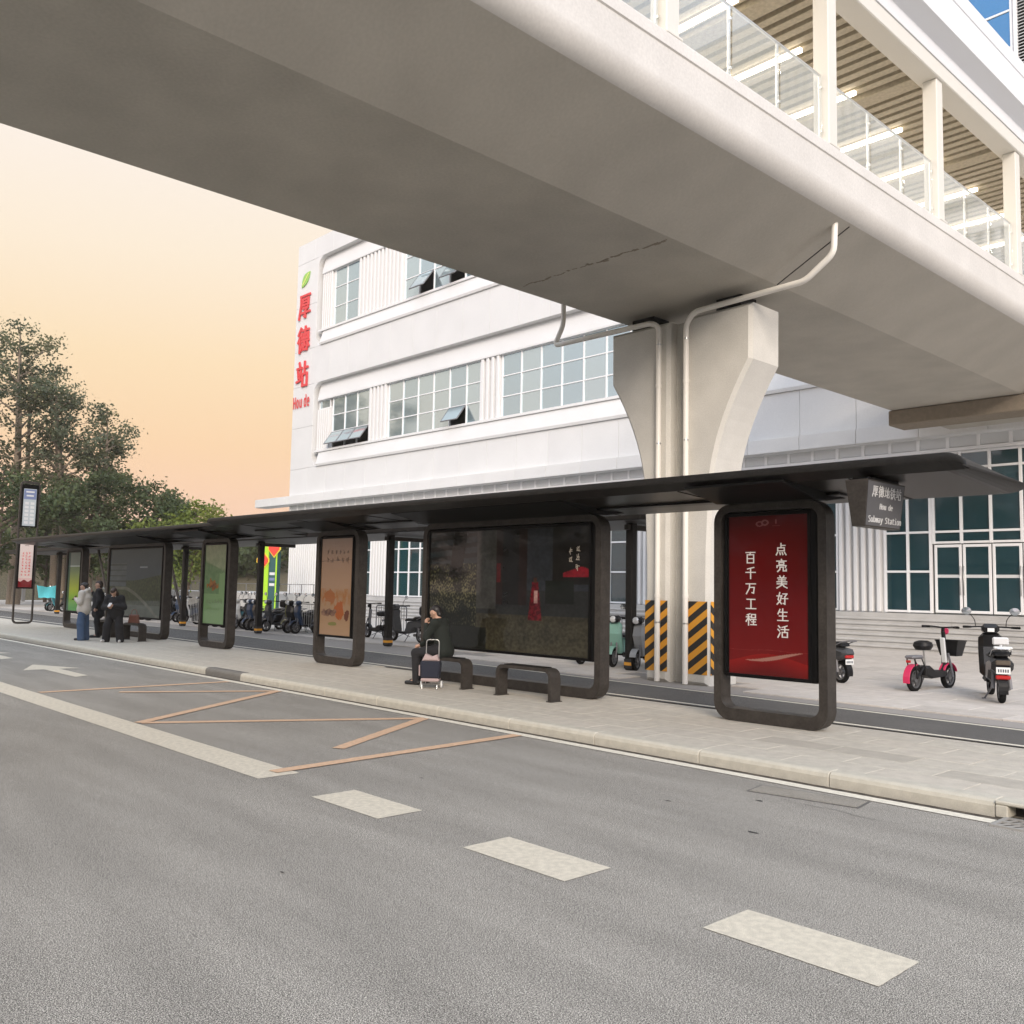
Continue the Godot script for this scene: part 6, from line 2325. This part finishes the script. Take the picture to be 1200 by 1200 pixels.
# ------------------------------------------------------------------ people
func net(st: SurfaceTool, bones: Array, cell: float, k := 0.035, xf := Transform3D()) -> void:
	# smooth union of tapered capsules [a, b, ra, rb], meshed as surface nets
	var lo := Vector3.INF
	var hi := -Vector3.INF
	for b in bones:
		var m := maxf(b[2], b[3]) + k + cell * 2.0
		lo = lo.min((b[0] as Vector3).min(b[1]) - Vector3.ONE * m)
		hi = hi.max((b[0] as Vector3).max(b[1]) + Vector3.ONE * m)
	var n := Vector3i(((hi - lo) / cell).ceil()) + Vector3i.ONE
	var f := PackedFloat32Array()
	f.resize(n.x * n.y * n.z)
	f.fill(1.0)
	var sx := 1
	var sy := n.x
	var sz := n.x * n.y
	for b in bones:
		var a: Vector3 = b[0]
		var ab: Vector3 = b[1] - b[0]
		var l2 := maxf(ab.length_squared(), 1e-9)
		var m := maxf(b[2], b[3]) + k + cell * 1.8
		var i0 := Vector3i((((b[0] as Vector3).min(b[1]) - Vector3.ONE * m - lo) / cell).floor())
		var i1 := Vector3i((((b[0] as Vector3).max(b[1]) + Vector3.ONE * m - lo) / cell).ceil())
		i0 = i0.clamp(Vector3i.ZERO, n - Vector3i.ONE)
		i1 = i1.clamp(Vector3i.ZERO, n - Vector3i.ONE)
		for z in range(i0.z, i1.z + 1):
			for y in range(i0.y, i1.y + 1):
				for x in range(i0.x, i1.x + 1):
					var p := lo + Vector3(x, y, z) * cell
					var t := clampf((p - a).dot(ab) / l2, 0.0, 1.0)
					var d := (p - a - ab * t).length() - lerpf(b[2], b[3], t)
					var at := x + y * sy + z * sz
					var o := f[at]
					var h := maxf(k - absf(o - d), 0.0) / k
					f[at] = minf(o, d) - h * h * k * 0.25
	var ids := {}
	var ps := PackedVector3Array()
	var ns := PackedVector3Array()
	var corner := [0, sx, sy, sx + sy, sz, sx + sz, sy + sz, sx + sy + sz]
	var cpos := [Vector3(0, 0, 0), Vector3(1, 0, 0), Vector3(0, 1, 0), Vector3(1, 1, 0), Vector3(0, 0, 1), Vector3(1, 0, 1), Vector3(0, 1, 1), Vector3(1, 1, 1)]
	var edges := [[0, 1], [2, 3], [4, 5], [6, 7], [0, 2], [1, 3], [4, 6], [5, 7], [0, 4], [1, 5], [2, 6], [3, 7]]
	for z in n.z - 1:
		for y in n.y - 1:
			for x in n.x - 1:
				var at := x + y * sy + z * sz
				var neg := 0
				for c in 8:
					if f[at + corner[c]] < 0.0:
						neg += 1
				if neg == 0 or neg == 8:
					continue
				var sum := Vector3.ZERO
				var cnt := 0
				for e in edges:
					var va := f[at + corner[e[0]]]
					var vb := f[at + corner[e[1]]]
					if (va < 0.0) != (vb < 0.0):
						sum += (cpos[e[0]] as Vector3).lerp(cpos[e[1]], va / (va - vb))
						cnt += 1
				var q := sum / cnt
				var g := Vector3(f[at + sx] + f[at + sx + sy] + f[at + sx + sz] + f[at + sx + sy + sz] - f[at] - f[at + sy] - f[at + sz] - f[at + sy + sz], f[at + sy] + f[at + sx + sy] + f[at + sy + sz] + f[at + sx + sy + sz] - f[at] - f[at + sx] - f[at + sz] - f[at + sx + sz], f[at + sz] + f[at + sx + sz] + f[at + sy + sz] + f[at + sx + sy + sz] - f[at] - f[at + sx] - f[at + sy] - f[at + sx + sy])
				ids[at] = ps.size()
				ps.append(xf * (lo + (Vector3(x, y, z) + q) * cell))
				ns.append((xf.basis * g).normalized())
	for at in ids:
		for ax in 3:
			var du: int = [sy, sz, sx][ax]
			var dv: int = [sz, sx, sy][ax]
			var dw: int = [sx, sy, sz][ax]
			if (f[at] < 0.0) == (f[at + dw] < 0.0):
				continue
			if ids.has(at - du) and ids.has(at - dv) and ids.has(at - du - dv):
				var a: int = ids[at]
				var b: int = ids[at - du]
				var c: int = ids[at - du - dv]
				var d: int = ids[at - dv]
				smooth_quad(st, ps[a], ps[b], ps[c], ps[d], ns[a], ns[b], ns[c], ns[d])

func hand_bones(w: Vector3, dir: Vector3, palm: Vector3, side: float) -> Array:
	# wrist, pointing direction, palm normal; fingers curled
	var r := dir.cross(palm).normalized() * side
	var out := [[w, w + dir * 0.075, 0.026, 0.032], [w + dir * 0.03 + r * 0.02, w + dir * 0.08 + r * 0.025, 0.018, 0.015], [w + dir * 0.03 - r * 0.02, w + dir * 0.08 - r * 0.025, 0.018, 0.015]]
	for i in 4:
		var o := w + dir * (0.085 - 0.006 * absf(i - 1.2)) + r * (0.030 - 0.020 * i)
		var ln := 0.036 - 0.005 * absf(i - 1.2)
		var m := o + (dir * 0.8 + palm * 0.6).normalized() * ln
		var e := m + (dir * 0.1 + palm).normalized() * ln * 0.9
		out.append([o, m, 0.0095, 0.009])
		out.append([m, e, 0.009, 0.0078])
	var th := w + dir * 0.03 + r * 0.034
	var tm := th + (dir * 0.6 + r * 0.6 + palm * 0.5).normalized() * 0.036
	out.append([th, tm, 0.012, 0.011])
	out.append([tm, tm + (dir * 0.7 - r * 0.2 + palm * 0.7).normalized() * 0.03, 0.011, 0.009])
	return out

func person(label: String, at: Vector3, turn: float, j: Dictionary, looks: Dictionary) -> Node3D:
	# j: joint positions (forward is -Z); looks: material keys and flags
	var t := thing("person", label, "person", at, turn, "people waiting at the bus stop")
	var sk := tool()
	var head: Vector3 = j.head
	var face: Vector3 = j.face          # direction the face points
	var up: Vector3 = j.head_up
	var hr := face.cross(up).normalized()
	# body with limbs in one skin
	var b := [[j.pelvis, j.chest, 0.12, 0.125], [j.chest, j.neck, 0.11, 0.05], [j.neck, head - up * 0.04, 0.05, 0.052]]
	for s in ["l", "r"]:
		b.append([j.chest + (j["sh_" + s] - j.chest) * 0.4 + Vector3(0, 0.05, 0), j["sh_" + s], 0.07, 0.055])
		b.append([j["sh_" + s], j["el_" + s], 0.05, 0.038])
		b.append([j["el_" + s], j["wr_" + s], 0.038, 0.026])
		b.append([j.pelvis, j["hip_" + s], 0.10, 0.085])
		b.append([j["hip_" + s], j["kn_" + s], 0.078, 0.052])
		b.append([j["kn_" + s], j["an_" + s], 0.05, 0.034])
		b.append([j["an_" + s], j["toe_" + s], 0.034, 0.026])
	net(sk, b, 0.022)
	# head with brow, nose, jaw, ears on a finer grid
	var hb := [[head + up * 0.025 - face * 0.012, head + up * 0.025 + face * 0.012, 0.088, 0.082], [head - up * 0.03 + face * 0.02, head - up * 0.075 + face * 0.045, 0.066, 0.036], [head + face * 0.082 + up * 0.012, head + face * 0.104 - up * 0.022, 0.010, 0.014], [head + face * 0.075 - up * 0.058 - hr * 0.018, head + face * 0.075 - up * 0.058 + hr * 0.018, 0.011, 0.011], [head - up * 0.06, j.neck, 0.05, 0.052]]
	for s in [-1.0, 1.0]:
		hb.append([head + hr * s * 0.080 + up * 0.012, head + hr * s * 0.084 - up * 0.022, 0.014, 0.010])
		hb.append([head + hr * s * 0.03 + face * 0.073 + up * 0.028, head + hr * s * 0.05 + face * 0.062 + up * 0.026, 0.012, 0.010])
	net(sk, hb, 0.0075, 0.018)
	for s in ["l", "r"]:
		var w: Vector3 = j["wr_" + s]
		var dir: Vector3 = (w - j["el_" + s]).normalized()
		var palm: Vector3 = j.get("palm_" + s, Vector3(0, 0, -1))
		palm = (palm - dir * palm.dot(dir)).normalized()
		net(sk, hand_bones(w, dir, palm, 1.0 if s == "l" else -1.0), 0.0055, 0.008)
	ob("body", sk, "skin", t)
	for s in [-1.0, 1.0]:
		var st := tool()
		net(st, [[head + hr * s * 0.033 + face * 0.079 + up * 0.008, head + hr * s * 0.034 + face * 0.079 + up * 0.008, 0.009, 0.009]], 0.004, 0.004)
		ob("eye", st, "plastic_black", t)
	# hair
	var hs := tool()
	var hair := [[head + up * 0.05 - face * 0.03, head + up * 0.055 + face * 0.025, 0.088, 0.072], [head - face * 0.05 + up * 0.02, head - face * 0.06 - up * 0.05, 0.072, 0.05]]
	var ln: float = looks.get("hair_long", 0.0)
	if ln > 0.0:
		for s in [-1.0, 0.0, 1.0]:
			hair.append([head - face * (0.05 if s == 0.0 else 0.015) + hr * s * 0.075, head - up * ln - face * 0.04 + hr * s * 0.075, 0.045, 0.035])
	if looks.get("bun", false):
		hair.append([head - face * 0.11 + up * 0.04, head - face * 0.12 + up * 0.04, 0.04, 0.036])
	net(hs, hair, 0.010, 0.03)
	ob("hair", hs, looks.get("hair", "hair_black"), t)
	# upper garment
	var g := tool()
	var loose: float = looks.get("loose", 0.028)
	var hem: Vector3 = j.pelvis + (j.pelvis - j.chest).normalized() * looks.get("hem", 0.03)
	var tb := [[hem, j.chest, 0.145 + loose, 0.135 + loose], [j.chest, j.neck - up * 0.03, 0.13 + loose, 0.065]]
	tb.append([hem + Vector3(0.05, 0, 0), hem - Vector3(0.05, 0, 0), 0.13 + loose, 0.13 + loose])
	for s in ["l", "r"]:
		tb.append([j.chest + (j["sh_" + s] - j.chest) * 0.5 + Vector3(0, 0.04, 0), j["sh_" + s], 0.085, 0.068 + loose * 0.4])
		tb.append([j["sh_" + s], j["el_" + s], 0.068 + loose * 0.5, 0.056 + loose * 0.5])
		tb.append([j["el_" + s], j["wr_" + s].lerp(j["el_" + s], 0.05), 0.056 + loose * 0.5, 0.042 + loose * 0.3])
	if looks.get("hood", false):
		tb.append([j.neck - face * 0.09 - hr * 0.06, j.neck - face * 0.09 + hr * 0.06, 0.06, 0.06])
	net(g, tb, 0.018, 0.05)
	ob("jacket", g, looks.top, t)
	if looks.has("collar"):
		var cs := tool()
		net(cs, [[j.neck - hr * 0.045 + face * 0.035, j.neck + face * 0.075 - up * 0.02, 0.032, 0.03], [j.neck + hr * 0.045 + face * 0.035, j.neck + face * 0.075 - up * 0.02, 0.032, 0.03]], 0.009, 0.02)
		ob("collar", cs, looks.collar, t)
	# trousers
	var tr := tool()
	var flare: float = looks.get("flare", 0.0)
	var lb := [[j.pelvis + Vector3(0, 0.04, 0), j.pelvis, 0.135, 0.14]]
	for s in ["l", "r"]:
		lb.append([j.pelvis, j["hip_" + s], 0.125, 0.11])
		lb.append([j["hip_" + s], j["kn_" + s], 0.105, 0.075 + flare * 0.6])
		lb.append([j["kn_" + s], j["an_" + s] + Vector3(0, -0.02, 0), 0.075 + flare * 0.6, 0.058 + flare])
	net(tr, lb, 0.018, 0.04)
	ob("trousers", tr, looks.bottom, t)
	for s in ["l", "r"]:
		var sh := tool()
		var an: Vector3 = j["an_" + s]
		var toe: Vector3 = j["toe_" + s]
		var fd := (toe - an)
		fd.y = 0
		fd = fd.normalized()
		net(sh, [[Vector3(an.x, 0.045, an.z) - fd * 0.05, Vector3(toe.x, 0.036, toe.z) + fd * 0.03, 0.043, 0.034], [Vector3(an.x, 0.05, an.z), an, 0.045, 0.045]], 0.011, 0.02)
		ob("shoe", sh, looks.shoe, t)
	return t

func build_people() -> void:
	flat("skin", 0.46, 0.28, 0.20, 0.55)
	flat("hair_black", 0.014, 0.012, 0.012, 0.5)
	flat("hair_brown", 0.035, 0.02, 0.014, 0.5)
	flat("cloth_cream", 0.56, 0.52, 0.46, 0.9)
	flat("cloth_denim", 0.055, 0.095, 0.17, 0.9)
	flat("cloth_black", 0.014, 0.014, 0.016, 0.9)
	flat("cloth_dark_green", 0.010, 0.014, 0.011, 0.9)
	flat("cloth_white", 0.70, 0.68, 0.66, 0.9)
	flat("shoe_white", 0.62, 0.60, 0.58, 0.6)
	flat("shoe_black", 0.016, 0.016, 0.016, 0.5)
	flat("leather_brown", 0.16, 0.065, 0.045, 0.5)
	flat("phone_black", 0.02, 0.02, 0.022, 0.2)
	flat("cloth_navy", 0.014, 0.017, 0.030, 0.9)
	flat("cloth_plaid", 0.40, 0.31, 0.30, 0.9)
	# woman in cream hoodie, phone held to her chest
	var j := {"pelvis": Vector3(0, 0.92, 0), "chest": Vector3(0, 1.22, 0.01), "neck": Vector3(0, 1.40, 0.0), "head": Vector3(0, 1.52, -0.035), "face": Vector3(0, -0.30, -0.95).normalized(), "head_up": Vector3(0, 0.95, -0.30).normalized(), "sh_l": Vector3(-0.17, 1.34, 0), "sh_r": Vector3(0.17, 1.34, 0), "el_l": Vector3(-0.23, 1.09, -0.02), "el_r": Vector3(0.23, 1.09, -0.02), "wr_l": Vector3(-0.07, 1.17, -0.22), "wr_r": Vector3(0.07, 1.17, -0.22), "palm_l": Vector3(0.6, 0.5, 0.3), "palm_r": Vector3(-0.6, 0.5, 0.3), "hip_l": Vector3(-0.09, 0.88, 0), "hip_r": Vector3(0.09, 0.88, 0), "kn_l": Vector3(-0.10, 0.48, -0.02), "kn_r": Vector3(0.10, 0.48, 0.0), "an_l": Vector3(-0.10, 0.085, 0.02), "an_r": Vector3(0.11, 0.085, 0.03), "toe_l": Vector3(-0.12, 0.03, -0.12), "toe_r": Vector3(0.13, 0.03, -0.11)}
	person("person in cream hoodie and flared blue jeans looking at a phone", Vector3(-27.95, TOP, -9.32), 2.35, j, {"top": "cloth_cream", "bottom": "cloth_denim", "shoe": "shoe_black", "loose": 0.036, "hood": true, "flare": 0.055, "hair_long": 0.0, "bun": true})
	var ph := tool()
	cbox(ph, Vector3.ZERO, Vector3(0.075, 0.155, 0.009), 0.003, Basis(Vector3.RIGHT, 0.7))
	var phone := ob("phone", ph, "phone_black", self, Vector3(-27.95, TOP, -9.32) + Basis(Vector3.UP, 2.35) * Vector3(0, 1.21, -0.30))
	phone.rotation.y = 2.35
	tag(phone, "phone in the hands of the person in the cream hoodie", "phone")
	# man in black behind her
	j = {"pelvis": Vector3(0, 0.95, 0), "chest": Vector3(0, 1.27, 0.0), "neck": Vector3(0, 1.46, 0.0), "head": Vector3(0, 1.585, -0.02), "face": Vector3(0.15, -0.05, -0.98).normalized(), "head_up": Vector3(0, 0.998, -0.05).normalized(), "sh_l": Vector3(-0.19, 1.40, 0), "sh_r": Vector3(0.19, 1.40, 0), "el_l": Vector3(-0.24, 1.13, 0.03), "el_r": Vector3(0.24, 1.14, -0.05), "wr_l": Vector3(-0.23, 0.90, -0.05), "wr_r": Vector3(0.19, 1.36, -0.20), "palm_l": Vector3(1, 0, 0), "palm_r": Vector3(-0.8, 0, 0.4), "hip_l": Vector3(-0.095, 0.90, 0), "hip_r": Vector3(0.095, 0.90, 0), "kn_l": Vector3(-0.11, 0.49, -0.02), "kn_r": Vector3(0.11, 0.49, -0.02), "an_l": Vector3(-0.12, 0.085, 0.02), "an_r": Vector3(0.12, 0.085, 0.02), "toe_l": Vector3(-0.15, 0.03, -0.14), "toe_r": Vector3(0.15, 0.03, -0.14)}
	person("person in long black coat standing behind the cream hoodie", Vector3(-29.2, TOP, -10.15), 2.75, j, {"top": "cloth_black", "bottom": "cloth_black", "shoe": "shoe_black", "hem": 0.22, "hair": "hair_brown"})
	# woman in black with white collar, head bowed
	j = {"pelvis": Vector3(0, 0.84, 0.06), "chest": Vector3(0, 1.12, -0.02), "neck": Vector3(0, 1.28, -0.07), "head": Vector3(0, 1.385, -0.13), "face": Vector3(0, -0.50, -0.87).normalized(), "head_up": Vector3(0, 0.87, -0.50).normalized(), "sh_l": Vector3(-0.18, 1.23, -0.05), "sh_r": Vector3(0.18, 1.23, -0.05), "el_l": Vector3(-0.27, 0.98, -0.05), "el_r": Vector3(0.27, 0.97, -0.06), "wr_l": Vector3(-0.08, 1.02, -0.28), "wr_r": Vector3(0.06, 0.98, -0.29), "palm_l": Vector3(0.7, 0.4, 0.2), "palm_r": Vector3(-0.7, 0.4, 0.2), "hip_l": Vector3(-0.10, 0.80, 0.05), "hip_r": Vector3(0.10, 0.80, 0.05), "kn_l": Vector3(-0.17, 0.44, -0.06), "kn_r": Vector3(0.17, 0.44, -0.06), "an_l": Vector3(-0.20, 0.085, -0.02), "an_r": Vector3(0.20, 0.085, -0.02), "toe_l": Vector3(-0.24, 0.03, -0.16), "toe_r": Vector3(0.24, 0.03, -0.16)}
	person("person in black with white collar bent over a phone", Vector3(-26.82, TOP, -9.78), 3.95, j, {"top": "cloth_black", "bottom": "cloth_black", "shoe": "shoe_white", "loose": 0.05, "flare": 0.05, "hair_long": 0.14, "hair": "hair_brown", "collar": "cloth_white"})
	ph = tool()
	cbox(ph, Vector3.ZERO, Vector3(0.08, 0.16, 0.01), 0.003, Basis(Vector3.RIGHT, 0.9))
	phone = ob("phone", ph, "cloth_white", self, Vector3(-26.82, TOP, -9.78) + Basis(Vector3.UP, 3.95) * Vector3(-0.01, 1.05, -0.37))
	phone.rotation.y = 3.95
	tag(phone, "white phone held by the person bent over beside the bench", "phone")
	var bag := thing("handbag", "small brown handbag on the bench beside the bent person", "handbag", Vector3(-26.75, TOP + 0.53, -10.30), 0.6)
	var st := tool()
	prism(st, PackedVector2Array([Vector2(-0.17, 0), Vector2(0.17, 0), Vector2(0.13, 0.24), Vector2(-0.13, 0.24)]), -0.06, 0.06, Transform3D(), 0.025)
	ob("pouch", st, "leather_brown", bag)
	st = tool()
	tube(st, bend([Vector3(-0.09, 0.23, 0), Vector3(-0.07, 0.38, 0), Vector3(0.07, 0.38, 0), Vector3(0.09, 0.23, 0)], 0.06), 0.009, 6)
	ob("handle", st, "leather_brown", bag)
	# seated person on the bench, bent forward, hand at the chin
	j = {"pelvis": Vector3(0, 0.63, 0.10), "chest": Vector3(0, 0.97, 0.02), "neck": Vector3(0, 1.14, -0.03), "head": Vector3(0, 1.25, -0.09), "face": Vector3(0, -0.42, -0.90).normalized(), "head_up": Vector3(0, 0.90, -0.42).normalized(), "sh_l": Vector3(-0.17, 1.08, 0.0), "sh_r": Vector3(0.17, 1.08, 0.0), "el_l": Vector3(-0.19, 0.83, -0.15), "el_r": Vector3(0.19, 0.80, -0.13), "wr_l": Vector3(-0.05, 1.05, -0.24), "wr_r": Vector3(0.08, 0.68, -0.42), "palm_l": Vector3(0.3, 0.2, 1.0), "palm_r": Vector3(0, -1, 0), "hip_l": Vector3(-0.10, 0.615, 0.05), "hip_r": Vector3(0.10, 0.615, 0.05), "kn_l": Vector3(-0.12, 0.55, -0.40), "kn_r": Vector3(0.12, 0.55, -0.40), "an_l": Vector3(-0.13, 0.085, -0.38), "an_r": Vector3(0.13, 0.085, -0.46), "toe_l": Vector3(-0.14, 0.03, -0.53), "toe_r": Vector3(0.14, 0.03, -0.61)}
	person("seated person in dark clothes with a hand at the chin", Vector3(-12.72, TOP, -10.20), 1.95, j, {"top": "cloth_dark_green", "bottom": "cloth_black", "shoe": "shoe_black", "loose": 0.012})
	# shopping trolley in front of the seated person
	var tr := thing("shopping_trolley", "navy and plaid shopping trolley with white wheels before the seated person", "trolley", Vector3(-12.38, TOP, -9.76), 0.75)
	st = tool()
	prism(st, PackedVector2Array([Vector2(-0.17, 0.20), Vector2(0.17, 0.20), Vector2(0.19, 0.46), Vector2(0.17, 0.52), Vector2(-0.17, 0.52), Vector2(-0.19, 0.46)]), -0.13, 0.13, Transform3D(), 0.03)
	ob("bag", st, "cloth_navy", tr)
	tr.scale = Vector3.ONE * 0.9
	st = tool()
	cbar(st, -0.172, 0.172, 0.14, 0.205, -0.12, 0.12, 0.02)
	ob("lower_pocket", st, "cloth_plaid", tr)
	st = tool()
	prism(st, PackedVector2Array([Vector2(-0.165, 0.515), Vector2(0.165, 0.515), Vector2(0.12, 0.64), Vector2(0.02, 0.60), Vector2(-0.1, 0.65)]), -0.10, 0.10, Transform3D(), 0.03)
	ob("flap", st, "cloth_plaid", tr)
	st = tool()
	cbar(st, -0.215, -0.19, 0.24, 0.44, -0.09, 0.09, 0.01)
	ob("side_pocket", st, "cloth_plaid", tr)
	st = tool()
	tube(st, bend([Vector3(-0.12, 0.07, -0.15), Vector3(-0.12, 0.90, -0.17), Vector3(0.12, 0.90, -0.17), Vector3(0.12, 0.07, -0.15)], 0.06), 0.010, 8)
	tube(st, bend([Vector3(-0.14, 0.135, -0.14), Vector3(-0.14, 0.10, 0.12), Vector3(-0.14, 0.012, 0.14)], 0.03), 0.009, 6)
	tube(st, bend([Vector3(0.14, 0.135, -0.14), Vector3(0.14, 0.10, 0.12), Vector3(0.14, 0.012, 0.14)], 0.03), 0.009, 6)
	tube(st, [Vector3(-0.19, 0.075, -0.13), Vector3(0.19, 0.075, -0.13)], 0.008, 6)
	ob("frame", st, "steel", tr)
	var wm := tool()
	var xf := Transform3D(Basis(Vector3(0, 0, 1), Vector3(1, 0, 0), Vector3(0, 1, 0)), Vector3.ZERO)
	lathe(wm, [Vector2(0.03, -0.014), Vector2(0.065, -0.014), Vector2(0.072, 0.0), Vector2(0.065, 0.014), Vector2(0.03, 0.014), Vector2(0.03, -0.014)], 18, xf)
	for k in 3:
		box(wm, Vector3.ZERO, Vector3(0.012, 0.012, 0.07), Basis(Vector3.RIGHT, PI * k / 3.0))
	var wmesh := wm.commit()
	for x in [-0.19, 0.19]:
		ob("wheel", wmesh, "plate_white", tr, Vector3(x, 0.073, -0.13))
